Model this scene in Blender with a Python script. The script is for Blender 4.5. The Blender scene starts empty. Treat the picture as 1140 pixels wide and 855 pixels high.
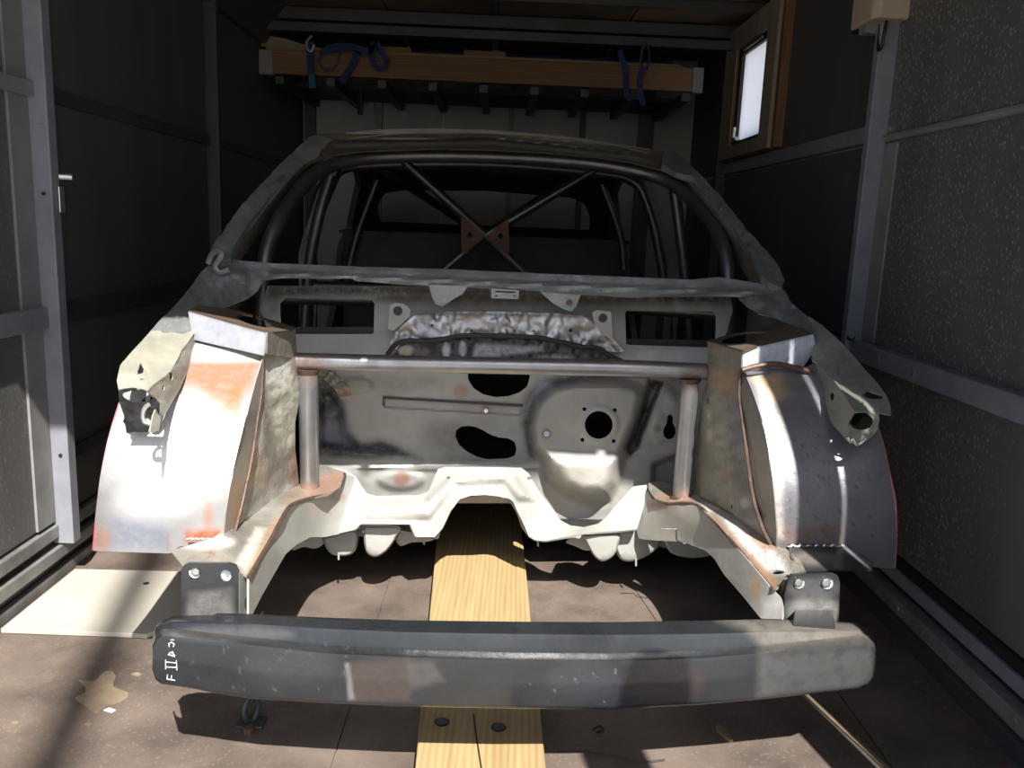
import bpy, math, random
import numpy as np
from mathutils import Vector, Matrix, noise
random.seed(7)
S = bpy.context.scene
COL = S.collection
# ------------------------------------------------------------------ camera
FPX = 930.0
PITCH, ROLL = math.radians(79.2), math.radians(2.3)
CAMLOC = Vector((0, 0, 1.0))
cd = bpy.data.cameras.new('camera'); cam = bpy.data.objects.new('camera', cd); COL.objects.link(cam)
cd.sensor_width = 36; cd.lens = 36 * FPX / 1140; cd.clip_start = 0.02; cd.clip_end = 500
MR = Matrix.Rotation(PITCH, 3, 'X') @ Matrix.Rotation(ROLL, 3, 'Z')
cam.matrix_world = Matrix.Translation(CAMLOC) @ MR.to_4x4()
S.camera = cam
# ------------------------------------------------------------------ sky, sun, exposure
S.view_settings.view_transform = 'Standard'; S.view_settings.look = 'None'
S.view_settings.gamma = 1; S.view_settings.use_curve_mapping = False
S.view_settings.exposure = 0.0
SUN_DIR = Vector((-0.23, 1.0, -1.20))
w = bpy.data.worlds.new('sky'); S.world = w; w.use_nodes = True
nt = w.node_tree; nt.nodes.clear()
sky = nt.nodes.new('ShaderNodeTexSky'); sky.sky_type = 'NISHITA'; sky.sun_disc = False
sky.sun_elevation = math.radians(49); sky.sun_rotation = math.radians(167)
sky.air_density = 1.0; sky.dust_density = 1.5
bg = nt.nodes.new('ShaderNodeBackground'); bg.inputs[1].default_value = 0.18
wo = nt.nodes.new('ShaderNodeOutputWorld')
nt.links.new(sky.outputs[0], bg.inputs[0]); nt.links.new(bg.outputs[0], wo.inputs[0])
sd = bpy.data.lights.new('sun', 'SUN'); sun = bpy.data.objects.new('sun', sd); COL.objects.link(sun)
sd.energy = 10.5; sd.angle = math.radians(0.55); sd.color = (1.0, 0.965, 0.92)
sun.rotation_euler = SUN_DIR.to_track_quat('-Z', 'Y').to_euler(); sun.location = (1, -3, 5)

# ------------------------------------------------------------------ frames of reference
MRn = np.array(MR)
CA, SA = math.cos(.062), math.sin(.062)              # the car stands slightly askew in the trailer
def rays(px, py):
    px = np.asarray(px, float); py = np.asarray(py, float)
    l = np.stack([(px - 570) / FPX, -(py - 427.5) / FPX, -np.ones_like(px)], -1)
    return l @ MRn.T
def at(px, py, v):                                    # point at depth v along the car's own axis
    d = rays(px, py)
    s = ((np.asarray(v) - 1.3) + (0.02 * -SA) + 1.3 * CA) / (d[..., 0] * -SA + d[..., 1] * CA)
    return d * s[..., None] + np.array([0, 0, 1.0])
def atz(px, py, z):                                   # point at height z
    d = rays(px, py); s = (np.asarray(z) - 1.0) / d[..., 2]
    return d * s[..., None] + np.array([0, 0, 1.0])
def V(px, py, v): return Vector(at(px, py, v))
def CW(u, v, z): return Vector((.02 + u * CA - (v - 1.3) * SA, 1.3 + u * SA + (v - 1.3) * CA, z))   # car frame
def TW(u, v, z): return Vector((u - .02 * (v - 2), v + .02 * u, z))                                 # trailer frame
def proj(p):
    q = (np.asarray(p) - np.array([0, 0, 1.0])) @ MRn
    return 570 + FPX * q[..., 0] / -q[..., 2], 427.5 - FPX * q[..., 1] / -q[..., 2]

# ------------------------------------------------------------------ mesh helpers
class MB:
    def __init__(s): s.v = []; s.f = []
    def add(s, vs, fs):
        n = len(s.v); s.v += [Vector(a) for a in vs]; s.f += [tuple(i + n for i in f) for f in fs]; return s
    def hexa(s, p):
        return s.add(p, [(0, 3, 2, 1), (4, 5, 6, 7), (0, 1, 5, 4), (1, 2, 6, 5), (2, 3, 7, 6), (3, 0, 4, 7)])
    def box(s, F, a, b):
        (x0, y0, z0), (x1, y1, z1) = a, b
        return s.hexa([F(x0, y0, z0), F(x1, y0, z0), F(x1, y1, z0), F(x0, y1, z0), F(x0, y0, z1), F(x1, y0, z1), F(x1, y1, z1), F(x0, y1, z1)])
    def tube(s, pts, r, n=10, cap=True, closed=False):
        pts = [Vector(p) for p in pts]; R = r if isinstance(r, (list, tuple)) else [r] * len(pts)
        up = None; rings = []
        m = len(pts)
        for i, p in enumerate(pts):
            a = pts[(i - 1) % m] if (closed or i > 0) else p; b = pts[(i + 1) % m] if (closed or i < m - 1) else p
            t = (b - a).normalized()
            if up is None: up = Vector((0, 0, 1)) if abs(t.z) < .9 else Vector((1, 0, 0))
            x = t.cross(up).normalized(); y = x.cross(t).normalized(); up = y
            rings.append([p + R[i] * (math.cos(k * 2 * math.pi / n) * x + math.sin(k * 2 * math.pi / n) * y) for k in range(n)])
        return s.loft(rings, cap and not closed, closed)
    def loft(s, rings, cap=True, loop=False):
        n = len(rings[0]); m = len(rings); vs = [p for r in rings for p in r]; fs = []
        for i in range(m if loop else m - 1):
            j = (i + 1) % m
            for k in range(n): fs.append((i * n + k, i * n + (k + 1) % n, j * n + (k + 1) % n, j * n + k))
        if cap: fs += [tuple(range(n - 1, -1, -1)), tuple((m - 1) * n + k for k in range(n))]
        return s.add(vs, fs)
    def strip(s, rings):                              # open profile
        n = len(rings[0]); m = len(rings)
        return s.add([p for r in rings for p in r], [(i * n + k, i * n + k + 1, (i + 1) * n + k + 1, (i + 1) * n + k) for i in range(m - 1) for k in range(n - 1)])
    def prism(s, poly, off):
        n = len(poly); off = Vector(off)
        a = [Vector(p) for p in poly]; return s.loft([a, [p + off for p in a]], True)

def smooth_path(pts, k=6):
    P = [np.array(p, float) for p in pts]; out = []
    for i in range(len(P) - 1):
        a = P[max(i - 1, 0)]; b = P[i]; c = P[i + 1]; d = P[min(i + 2, len(P) - 1)]
        for j in range(k):
            t = j / k; out.append(.5 * ((2 * b) + (-a + c) * t + (2 * a - 5 * b + 4 * c - d) * t * t + (-a + 3 * b - 3 * c + d) * t ** 3))
    out.append(P[-1]); return out

def obj(name, mb, mat, parent=None, smooth=False, sharp=.7, kind=None, label=None, cat=None, group=None, bevel=0, solid=0, tints=None):
    me = bpy.data.meshes.new(name); me.from_pydata([tuple(v) for v in mb.v], [], mb.f); me.update()
    me.materials.append(mat)
    o = bpy.data.objects.new(name, me); COL.objects.link(o)
    if smooth:
        me.polygons.foreach_set('use_smooth', [True] * len(me.polygons)); me.set_sharp_from_angle(angle=sharp)
    if parent is not None: setpar(o, parent)
    elif kind != 'structure' and len(mb.v):           # origin at the base of the thing
        c = sum(mb.v, Vector()) / len(mb.v); c.z = min(p.z for p in mb.v)
        me.transform(Matrix.Translation(-c)); o.location = c
    if kind: o['kind'] = kind
    if label: o['label'] = label
    if cat: o['category'] = cat
    if group: o['group'] = group
    if tints is None and any(n_.bl_idname == 'ShaderNodeAttribute' for n_ in mat.node_tree.nodes): tints = []
    if tints is not None: paint(me, np.array([tuple(v) for v in mb.v]), tints)
    if bevel:
        b = o.modifiers.new('bevel', 'BEVEL'); b.width = bevel; b.segments = 2; b.limit_method = 'ANGLE'; b.angle_limit = .6
    if solid:
        b = o.modifiers.new('solid', 'SOLIDIFY'); b.thickness = solid; b.offset = 0
        if smooth:
            b = o.modifiers.new('rim', 'EDGE_SPLIT'); b.split_angle = 1.0; b.use_edge_sharp = False
    return o
def setpar(o, parent):
    o.parent = parent
    o.matrix_parent_inverse = Matrix.Translation(-sum_loc(parent))
def sum_loc(p):                                       # world place of a parent (all parents here only translate)
    m = Matrix.Identity(4); q = []
    while p is not None: q.append(p); p = p.parent
    for a in reversed(q): m = m @ a.matrix_parent_inverse @ Matrix.Translation(a.location)
    return m.translation
def thing(name, loc, label, cat, group=None, kind=None):
    o = bpy.data.objects.new(name, None); COL.objects.link(o); o.location = loc
    o['label'] = label; o['category'] = cat
    if group: o['group'] = group
    if kind: o['kind'] = kind
    return o

# ------------------------------------------------------------------ pressed sheet metal: outline + holes on a fine grid
def ell(cx, cy, rx, ry, n=28, rot=0):
    c, s_ = math.cos(rot), math.sin(rot)
    return [(cx + rx * math.cos(t) * c - ry * math.sin(t) * s_, cy + rx * math.cos(t) * s_ + ry * math.sin(t) * c) for t in [k * 2 * math.pi / n for k in range(n)]]
def sdf(poly, X, Y):                                  # positive inside
    P = np.array(poly, float); n = len(P); D = np.full(X.shape, 1e9); ins = np.zeros(X.shape, bool)
    for i in range(n):
        a = P[i]; b = P[(i + 1) % n]; e = b - a; L = max(e @ e, 1e-12)
        t = np.clip(((X - a[0]) * e[0] + (Y - a[1]) * e[1]) / L, 0, 1)
        D = np.minimum(D, np.hypot(X - a[0] - t * e[0], Y - a[1] - t * e[1]))
        c = ((a[1] > Y) != (b[1] > Y))
        with np.errstate(divide='ignore', invalid='ignore'):
            xi = e[0] * (Y - a[1]) / (e[1] if e[1] != 0 else 1e-12) + a[0]
        ins ^= (c & (X < xi))
    return np.where(ins, D, -D)
def tps(ctrl):
    C = np.array(ctrl, float); xy = C[:, :2] / 100; n = len(C)
    def U(r2): return np.where(r2 > 0, r2 * np.log(np.maximum(r2, 1e-12)), 0)
    K = U(((xy[:, None] - xy[None]) ** 2).sum(-1)) + np.eye(n) * .02
    Pm = np.hstack([np.ones((n, 1)), xy]); A = np.block([[K, Pm], [Pm.T, np.zeros((3, 3))]])
    sol = np.linalg.solve(A, np.concatenate([C[:, 2], np.zeros(3)]))
    def f(X, Y):
        q = np.stack([np.asarray(X) / 100, np.asarray(Y) / 100], -1)
        r2 = ((q[..., None, :] - xy) ** 2).sum(-1)
        return U(r2) @ sol[:n] + sol[n] + q @ sol[n + 1:]
    return f
def sstep(t): t = np.clip(t, 0, 1); return t * t * (3 - 2 * t)
def paint(me, W, tints):  # own stains and wear, and in places light and shade put into the colour
    px, py = proj(W); n = len(W); rgb = np.zeros((n, 3)); al = np.zeros(n)
    for poly, c, a, soft in tints:
        m = a * sstep((sdf(poly, px, py) + soft) / (2 * soft))
        na = m + al * (1 - m); k = np.where(na > 0, m / np.maximum(na, 1e-6), 0)[:, None]
        rgb = rgb * (1 - k) + np.array(c) * k; al = na
    at_ = me.color_attributes.new('tint', 'FLOAT_COLOR', 'POINT')
    at_.data.foreach_set('color', np.hstack([rgb, al[:, None]]).astype(np.float32).ravel())
def sheet(name, outer, v, mat, parent=None, holes=(), cell=3.0, thick=.0025, relief=(), crumple=0, cs=18, tints=None, mapf=at, smooth=True, **kw):
    O = np.array(outer, float); x0, y0 = O.min(0) - cell; x1, y1 = O.max(0) + cell
    xs = np.arange(x0, x1 + cell, cell); ys = np.arange(y0, y1 + cell, cell)
    X, Y = np.meshgrid(xs, ys)
    def F(X, Y):
        f = sdf(outer, X, Y)
        for h in holes: f = np.minimum(f, -sdf(h, X, Y))
        return f
    f = F(X, Y); keepv = f > -.85 * cell
    ccx = (X[:-1, :-1] + X[1:, 1:]) / 2; ccy = (Y[:-1, :-1] + Y[1:, 1:]) / 2; kc = F(ccx, ccy) > 0
    for _ in range(3):
        e = .05; f0 = F(X, Y); gx = (F(X + e, Y) - f0) / e; gy = (F(X, Y + e) - f0) / e; g2 = np.maximum(gx * gx + gy * gy, .5)
        if _ == 0:
            ka = kc & keepv[:-1, :-1] & keepv[1:, 1:] & keepv[:-1, 1:] & keepv[1:, :-1]
            cnt = np.zeros(X.shape, int)
            for a_, b_ in ((slice(None, -1), slice(None, -1)), (slice(1, None), slice(1, None)), (slice(None, -1), slice(1, None)), (slice(1, None), slice(None, -1))): cnt[a_, b_] += ka
            m = (cnt > 0) & (cnt < 4)
        X = np.where(m, X - f0 * gx / g2, X); Y = np.where(m, Y - f0 * gy / g2, Y)
    k = kc & keepv[:-1, :-1] & keepv[1:, 1:] & keepv[:-1, 1:] & keepv[1:, :-1]
    if callable(v): D = v(X, Y)
    elif isinstance(v, (list, tuple)): D = tps(v)(X, Y)
    else: D = np.full(X.shape, float(v))
    for poly, dep, soft in relief: D = D + dep * sstep(sdf(poly, X, Y) / soft)
    if crumple:
        N = np.array([noise.noise(Vector((a / cs, b / cs, 3.1))) + .5 * noise.noise(Vector((a / cs * 2.3, b / cs * 2.3, 7.7))) for a, b in zip(X.ravel(), Y.ravel())]).reshape(X.shape)
        D = D + crumple * N
    W = mapf(X, Y, D).reshape(-1, 3)
    nx = len(xs); I, J = np.nonzero(k)
    faces = np.stack([I * nx + J, (I + 1) * nx + J, (I + 1) * nx + J + 1, I * nx + J + 1], -1)
    used = np.unique(faces); rem = -np.ones(len(W), int); rem[used] = np.arange(len(used))
    P = W[used]; Fq = rem[faces]
    if mapf is at:                                    # weld the snapped corners that fell together
        key = {}; rp_ = np.arange(len(P)); tol = cell * .0016 * .30
        mu = m.ravel()[used]
        for f_ in Fq[mu[Fq].sum(1) > 1]:
            for a_, b_ in ((0, 1), (1, 2), (2, 3), (3, 0), (0, 2), (1, 3)):
                i_, j_ = rp_[f_[a_]], rp_[f_[b_]]
                if i_ != j_ and mu[f_[a_]] and mu[f_[b_]] and np.abs(P[i_] - P[j_]).sum() < tol: rp_[rp_ == max(i_, j_)] = min(i_, j_)
        Fl = []
        for f_ in rp_[Fq]:
            g_ = []
            for a_ in f_:
                if a_ not in g_: g_.append(int(a_))
            if len(g_) > 2: Fl.append(tuple(g_))
    else: Fl = [tuple(r) for r in Fq]
    uu = sorted({i for f_ in Fl for i in f_}); re_ = {a: b for b, a in enumerate(uu)}
    mb = MB(); mb.v = [Vector(P[i]) for i in uu]; mb.f = [tuple(re_[i] for i in f_) for f_ in Fl]
    return obj(name, mb, mat, parent, smooth, solid=thick, tints=tints if tints is not None else None, **kw)

# ------------------------------------------------------------------ materials
def mat(name, a, b=None, rough=.6, metal=0.0, nscale=6, rust=0.0, rustscale=9, bump=.15, bscale=60, tint=False, spec=.5, streak=False, speck=0, speckc=(.45, .44, .42), r2=None, breakup=.6):
    m = bpy.data.materials.new(name); m.use_nodes = True; t = m.node_tree; N = t.nodes; L = t.links
    p = N['Principled BSDF']
    tc = N.new('ShaderNodeTexCoord')
    src = tc.outputs['Object']
    g = N.new('ShaderNodeNewGeometry'); src = g.outputs['Position']
    mp = N.new('ShaderNodeMapping'); L.new(src, mp.inputs[0])
    if streak: mp.inputs['Scale'].default_value = (1, 1, .12)
    def noi(sc, det=6, ro=.6, vec=None):
        n = N.new('ShaderNodeTexNoise'); n.inputs['Scale'].default_value = sc; n.inputs['Detail'].default_value = det; n.inputs['Roughness'].default_value = ro
        L.new(vec or mp.outputs[0], n.inputs['Vector']); return n.outputs['Fac']
    def ramp(fac, lo, hi):
        r = N.new('ShaderNodeMapRange'); r.inputs['From Min'].default_value = lo; r.inputs['From Max'].default_value = hi; r.clamp = True
        L.new(fac, r.inputs['Value']); return r.outputs['Result']
    def mix(fac, c1, c2):
        x = N.new('ShaderNodeMix'); x.data_type = 'RGBA'
        for s_, c in ((x.inputs[0], fac), (x.inputs[6], c1), (x.inputs[7], c2)):
            if hasattr(c, 'is_output'): L.new(c, s_)
            elif isinstance(c, (tuple, list)): s_.default_value = (*c[:3], 1)
            else: s_.default_value = c
        return x.outputs[2]
    b = b or tuple(x * .75 for x in a)
    col = mix(ramp(noi(nscale), .35, .65), a, b)
    metalf = None
    if rust:
        rf = ramp(noi(rustscale, 8, .7), .72 - rust * .35, .80 - rust * .3)
        rc = mix(ramp(noi(30), .3, .7), (.30, .115, .045), (.13, .06, .035))
        col = mix(rf, col, rc); metalf = rf
    if speck:
        vo = N.new('ShaderNodeTexVoronoi'); vo.inputs['Scale'].default_value = 95
        m2 = N.new('ShaderNodeMapping'); m2.inputs['Scale'].default_value = (1, 1, .7); L.new(src, m2.inputs[0]); L.new(m2.outputs[0], vo.inputs['Vector'])
        d1 = ramp(vo.outputs['Distance'], .34, .16)
        gate = ramp(noi(2.2, 3), .38, .52)
        gate2 = ramp(noi(140, 2), .36, .5)
        mm = N.new('ShaderNodeMath'); mm.operation = 'MULTIPLY'; L.new(d1, mm.inputs[0]); L.new(gate, mm.inputs[1])
        m3 = N.new('ShaderNodeMath'); m3.operation = 'MULTIPLY'; L.new(mm.outputs[0], m3.inputs[0]); L.new(gate2, m3.inputs[1])
        m4 = N.new('ShaderNodeMath'); m4.operation = 'MULTIPLY'; L.new(m3.outputs[0], m4.inputs[0]); m4.inputs[1].default_value = speck
        col = mix(m4.outputs[0], col, speckc)
    if tint:
        at_ = N.new('ShaderNodeAttribute'); at_.attribute_name = 'tint'
        br = ramp(noi(38, 8, .7), .46 - breakup * .25, .5 + breakup * .08)
        al = N.new('ShaderNodeMath'); al.operation = 'MULTIPLY'; L.new(at_.outputs['Alpha'], al.inputs[0])
        bm = N.new('ShaderNodeMix'); bm.inputs[0].default_value = breakup; bm.inputs[2].default_value = 1; L.new(br, bm.inputs[3])
        L.new(bm.outputs[0], al.inputs[1])
        col = mix(al.outputs[0], col, at_.outputs['Color'])
        if metal:
            iv = N.new('ShaderNodeMath'); iv.operation = 'MAXIMUM' if metalf is not None else 'ADD'
            L.new(al.outputs[0], iv.inputs[0])
            if metalf is not None: L.new(metalf, iv.inputs[1])
            else: iv.inputs[1].default_value = 0
            metalf = iv.outputs[0]
    L.new(col, p.inputs['Base Color'])
    if metal and metalf is not None:
        r = N.new('ShaderNodeMapRange'); r.inputs['To Min'].default_value = metal; r.inputs['To Max'].default_value = .1; L.new(metalf, r.inputs['Value']); L.new(r.outputs[0], p.inputs['Metallic'])
    else: p.inputs['Metallic'].default_value = metal
    r = N.new('ShaderNodeMapRange'); r.inputs['To Min'].default_value = rough * .8; r.inputs['To Max'].default_value = min(1, (r2 or rough * 1.25)); L.new(noi(nscale * 2.7), r.inputs['Value']); L.new(r.outputs[0], p.inputs['Roughness'])
    p.inputs['Specular IOR Level'].default_value = spec
    if bump:
        bu = N.new('ShaderNodeBump'); bu.inputs['Strength'].default_value = bump; bu.inputs['Distance'].default_value = .01
        L.new(noi(bscale, 5, .65, g.outputs['Position']), bu.inputs['Height']); L.new(bu.outputs[0], p.inputs['Normal'])
    return m

def wood(name, a, b, scale=3, axis=1, rough=.7):
    m = bpy.data.materials.new(name); m.use_nodes = True; t = m.node_tree; N = t.nodes; L = t.links; p = N['Principled BSDF']
    g = N.new('ShaderNodeNewGeometry'); mp = N.new('ShaderNodeMapping'); sc = [9.0, 9.0, 9.0]; sc[axis] = .7; mp.inputs['Scale'].default_value = sc
    L.new(g.outputs['Position'], mp.inputs[0])
    n = N.new('ShaderNodeTexNoise'); n.inputs['Scale'].default_value = scale; n.inputs['Detail'].default_value = 6; n.inputs['Distortion'].default_value = 1.2; L.new(mp.outputs[0], n.inputs['Vector'])
    wv = N.new('ShaderNodeTexWave'); wv.inputs['Scale'].default_value = scale * .9; wv.inputs['Distortion'].default_value = 5; wv.inputs['Detail'].default_value = 3; wv.bands_direction = 'X' if axis != 0 else 'Z'
    L.new(mp.outputs[0], wv.inputs['Vector'])
    x = N.new('ShaderNodeMix'); x.data_type = 'RGBA'; x.inputs[6].default_value = (*a, 1); x.inputs[7].default_value = (*b, 1)
    ad = N.new('ShaderNodeMath'); ad.operation = 'MULTIPLY_ADD'; L.new(wv.outputs['Fac'], ad.inputs[0]); ad.inputs[1].default_value = .35; L.new(n.outputs['Fac'], ad.inputs[2])
    r = N.new('ShaderNodeMapRange'); r.inputs['From Min'].default_value = .4; r.inputs['From Max'].default_value = .95; L.new(ad.outputs[0], r.inputs['Value']); L.new(r.outputs[0], x.inputs[0])
    L.new(x.outputs[2], p.inputs['Base Color']); p.inputs['Roughness'].default_value = rough
    bu = N.new('ShaderNodeBump'); bu.inputs['Strength'].default_value = .25; bu.inputs['Distance'].default_value = .005; L.new(n.outputs['Fac'], bu.inputs['Height']); L.new(bu.outputs[0], p.inputs['Normal'])
    return m

M = dict(
 wall=mat('sooty_aluminium_panel', (.17, .165, .16), (.10, .098, .095), .5, .1, 2.5, bump=.08, speck=.9, streak=True),
 wallleft=mat('sooty_aluminium_panel_left', (.17, .165, .16), (.10, .098, .095), .5, .1, 2.5, bump=.08, speck=.3, streak=True),
 wallfar=mat('sooty_aluminium_panel_plain', (.12, .113, .108), (.08, .077, .074), .55, .1, 2.5, bump=.08, streak=True),
 backwall=mat('grey_back_panel', (.40, .40, .39), (.30, .30, .30), .55, .0, 2.5, bump=.08, streak=True),
 strip=mat('dusty_aluminium_strip', (.27, .265, .255), (.20, .195, .19), .6, .0, 8, bump=.08),
 post=mat('blue_grey_painted_steel', (.25, .255, .285), (.20, .205, .23), .45, .0, 12, rust=.12, rustscale=14, bump=.06),
 darkpost=mat('dark_grey_steel', (.07, .07, .075), (.05, .05, .05), .5, .2, 6, bump=.06),
 track=mat('galvanised_track', (.30, .30, .29), (.18, .175, .165), .5, .35, 10, rust=.05, rustscale=18, bump=.1),
 ply=mat('brown_film_faced_ply', (.175, .135, .108), (.085, .067, .054), .62, 0, 5, bump=.15, bscale=120, speck=.22, speckc=(.36, .29, .23)),
 plate=mat('pale_plate', (.50, .47, .40), (.42, .39, .33), .6, 0, 3, bump=.05, rust=.0),
 ceil=mat('stained_ceiling_ply', (.22, .13, .07), (.10, .08, .06), .7, 0, 1.6, bump=.1),
 steel=mat('bare_steel', (.44, .43, .43), (.32, .31, .30), .45, .6, 7, rust=.22, rustscale=7, bump=.08, tint=True, r2=.65, breakup=.4),
 steelR=mat('blued_bare_steel', (.30, .30, .33), (.21, .205, .22), .38, .65, 5, rust=.18, rustscale=8, bump=.1, bscale=90, tint=True, r2=.55),
 tube=mat('brushed_tube_steel', (.36, .36, .375), (.29, .285, .29), .33, .8, 12, rust=.03, rustscale=20, bump=.05, tint=True),
 cage=mat('cage_tube_steel', (.13, .125, .12), (.09, .085, .08), .35, .7, 12, rust=.1, bump=.04),
 oldpaint=mat('worn_primer', (.40, .395, .365), (.31, .30, .275), .42, .15, 5, rust=.02, rustscale=14, bump=.12, bscale=45, tint=True, r2=.65, breakup=.35),
 white=mat('off_white_primer', (.38, .38, .35), (.31, .31, .28), .5, 0, 6, rust=.04, rustscale=22, bump=.06, tint=True),
 tower=mat('scraped_tower_metal', (.36, .34, .28), (.24, .225, .19), .45, .45, 14, rust=.32, rustscale=12, bump=.45, bscale=30, tint=True),
 scuttle=mat('grey_green_stripped_steel', (.27, .285, .28), (.18, .19, .19), .45, .45, 14, rust=.06, rustscale=16, bump=.4, bscale=70, tint=True),
 apron=mat('cream_primer_apron', (.36, .35, .275), (.29, .285, .23), .5, .1, 10, rust=.04, bump=.15, tint=True),
 apronR=mat('dull_green_primer_apron', (.27, .275, .23), (.20, .205, .175), .5, .15, 10, rust=.06, bump=.25, tint=True),
 black=mat('black_paint', (.035, .036, .038), (.022, .023, .025), .38, 0, 8, bump=.1, bscale=80, tint=True),
 bumper=mat('bumper_black_paint', (.020, .022, .025), (.013, .015, .017), .22, 0, 9, bump=.06, bscale=60, tint=True, r2=.4, breakup=.35, spec=.7),
 dark=mat('dark_interior_primer', (.035, .034, .033), (.02, .02, .02), .6, .1, 8, bump=.1),
 pillar=mat('grey_inner_pillar', (.16, .15, .135), (.10, .095, .085), .55, .1, 8, rust=.1, bump=.1),
 roof=mat('brown_stained_roof_steel', (.12, .10, .08), (.08, .07, .06), .45, .4, 8, rust=.15, bump=.1, tint=True),
 foil=mat('crumpled_bright_steel', (.55, .54, .55), (.35, .34, .33), .3, .85, 14, bump=.2, bscale=40, tint=True, r2=.5),
 bead=mat('heat_tinted_weld', (.16, .10, .07), (.09, .065, .055), .5, .5, 40, bump=.3),
 rusty=mat('rusty_plate', (.17, .085, .05), (.11, .06, .04), .7, .2, 12, rust=.5, bump=.3),
 zinc=mat('zinc_bolt', (.70, .69, .66), (.55, .54, .5), .3, .8, 20, bump=.05),
 blackhole=mat('black_rubber_and_hole_dark', (.012, .012, .012), (.02, .02, .02), .5, 0, 10, bump=.05),  # black rubber, also the dark fill that draws holes and recesses
 strap=mat('blue_webbing', (.010, .02, .09), (.012, .03, .12), .7, 0, 40, bump=.2, bscale=300),
 strapl=mat('light_blue_webbing', (.02, .12, .22), (.02, .09, .18), .7, 0, 40, bump=.2, bscale=300),
 tarp=mat('dark_blue_tarpaulin', (.018, .028, .07), (.012, .02, .045), .5, 0, 6, bump=.2, bscale=20),
 cream=mat('beige_plastic', (.52, .42, .31), (.48, .39, .28), .5, 0, 6, bump=.02),
 chalk=mat('white_chalk', (.75, .75, .72), (.6, .6, .58), .9, 0, 60, bump=.1),
 ground=mat('outdoor_concrete', (.42, .40, .37), (.34, .33, .30), .9, 0, 1.5, bump=.2),
 shell=mat('trailer_outer_skin', (.55, .55, .55), (.5, .5, .5), .5, 0, 2, bump=.02),
)
M['pine'] = wood('treated_pine', (.42, .31, .15), (.31, .21, .095))
M['orangewood'] = wood('varnished_plank', (.24, .125, .055), (.17, .085, .035), 3, 0)
M['paleply'] = wood('pale_ply', (.26, .21, .13), (.20, .16, .10), 3, 0)
M['winwood'] = wood('window_timber', (.36, .295, .215), (.27, .22, .155), 3, 2)
M['winwood2'] = wood('window_timber_red', (.22, .11, .05), (.15, .07, .03), 3, 2)
gm = bpy.data.materials.new('frosted_window_pane'); gm.use_nodes = True; gt = gm.node_tree; gt.nodes.clear()
g1 = gt.nodes.new('ShaderNodeBsdfTranslucent'); g1.inputs[0].default_value = (.95, .95, .97, 1)
g2 = gt.nodes.new('ShaderNodeBsdfGlossy'); g2.inputs['Roughness'].default_value = .3; g3 = gt.nodes.new('ShaderNodeMixShader'); g3.inputs[0].default_value = .05
g4 = gt.nodes.new('ShaderNodeOutputMaterial'); gt.links.new(g1.outputs[0], g3.inputs[1]); gt.links.new(g2.outputs[0], g3.inputs[2]); gt.links.new(g3.outputs[0], g4.inputs[0])
M['glass'] = gm
def B(F, a, b): return MB().box(F, a, b)

# ================================================================== THE TRAILER
VB = 5.1; V0 = .87; UL, UR = -1.22, 1.065; ZC = 1.97
RUST = (.30, .12, .05)
ORG = (.36, .15, .05)
BLACKISH = (.02, .02, .022)  # near-black for dark patches, bands and grooves
floor = obj('floor', B(TW, (UL - .05, V0, -.06), (UR + .05, VB + .05, -.004)), M['ply'], kind='structure')
for (u0, u1, v0, v1) in [(UL - .04, -.32, .82, 2.55), (-.317, .75, .82, 2.55), (.753, UR + .04, .82, 2.55), (UL - .04, -.10, 2.553, VB), (-.097, UR + .04, 2.553, VB)]:
    obj('floor_board', B(TW, (u0, v0, -.004), (u1, v1, 0)), M['ply'], floor)
grd = obj('ground', B(TW, (-30, -40, -.22), (30, 30, -.20)), M['ground'], kind='structure')
# ceiling
ceiling = obj('ceiling', B(TW, (UL - .05, V0, ZC + .02), (UR + .05, VB + .05, ZC + .05)), M['shell'], kind='structure')
for i, (u0, u1) in enumerate([(-1.22, -.62), (-.60, -.13), (-.09, .52), (.54, 1.065)]):
    for (v0, v1) in [(V0, 2.5), (2.51, 3.78), (3.84, VB)]:
        obj('ceiling_board', B(TW, (u0, v0, ZC), (u1, v1, ZC + .015)), M['ceil'], ceiling)
obj('ceiling_rib', B(TW, (-.125, V0, ZC - .03), (-.095, 4.1, ZC)), M['darkpost'], ceiling)
for v in (1.4, 2.6, 3.8): obj('ceiling_rib', B(TW, (UL, v, ZC - .035), (UR, v + .035, ZC - .0005)), M['darkpost'], ceiling)
# walls
wl = obj('wall_left', B(TW, (UL - .06, V0, -.06), (UL - .02, VB + .05, ZC + .02)), M['shell'], kind='structure')
for (v0, v1, mt) in [(V0 + .01, 2.075, 'wallleft'), (2.21, 3.44, 'wallfar'), (3.52, VB, 'wallfar')]:
    for (z0, z1) in [(.165, .69), (.745, 1.262), (1.298, 1.84)]:
        obj('wall_panel', B(TW, (UL - .02, v0, z0), (UL, v1, z1)), M[mt], wl)
for (v0, v1) in [(V0 + .01, 2.19), (2.21, 3.46), (3.5, VB)]:
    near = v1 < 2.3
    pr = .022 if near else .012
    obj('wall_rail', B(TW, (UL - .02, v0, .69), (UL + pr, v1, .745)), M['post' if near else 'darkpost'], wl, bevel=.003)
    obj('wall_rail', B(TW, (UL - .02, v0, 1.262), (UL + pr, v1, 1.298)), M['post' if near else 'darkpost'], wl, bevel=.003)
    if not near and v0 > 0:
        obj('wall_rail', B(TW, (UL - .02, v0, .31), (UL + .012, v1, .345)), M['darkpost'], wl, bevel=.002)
obj('panel_edge_strip', B(TW, (UL - .02, 2.078, .165), (UL + .006, 2.163, 1.84)), M['strip'], wl)
po = obj('wall_post', B(TW, (UL - .02, 2.165, .10), (UL + .05, 2.205, ZC)), M['post'], wl, bevel=.003)
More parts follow.
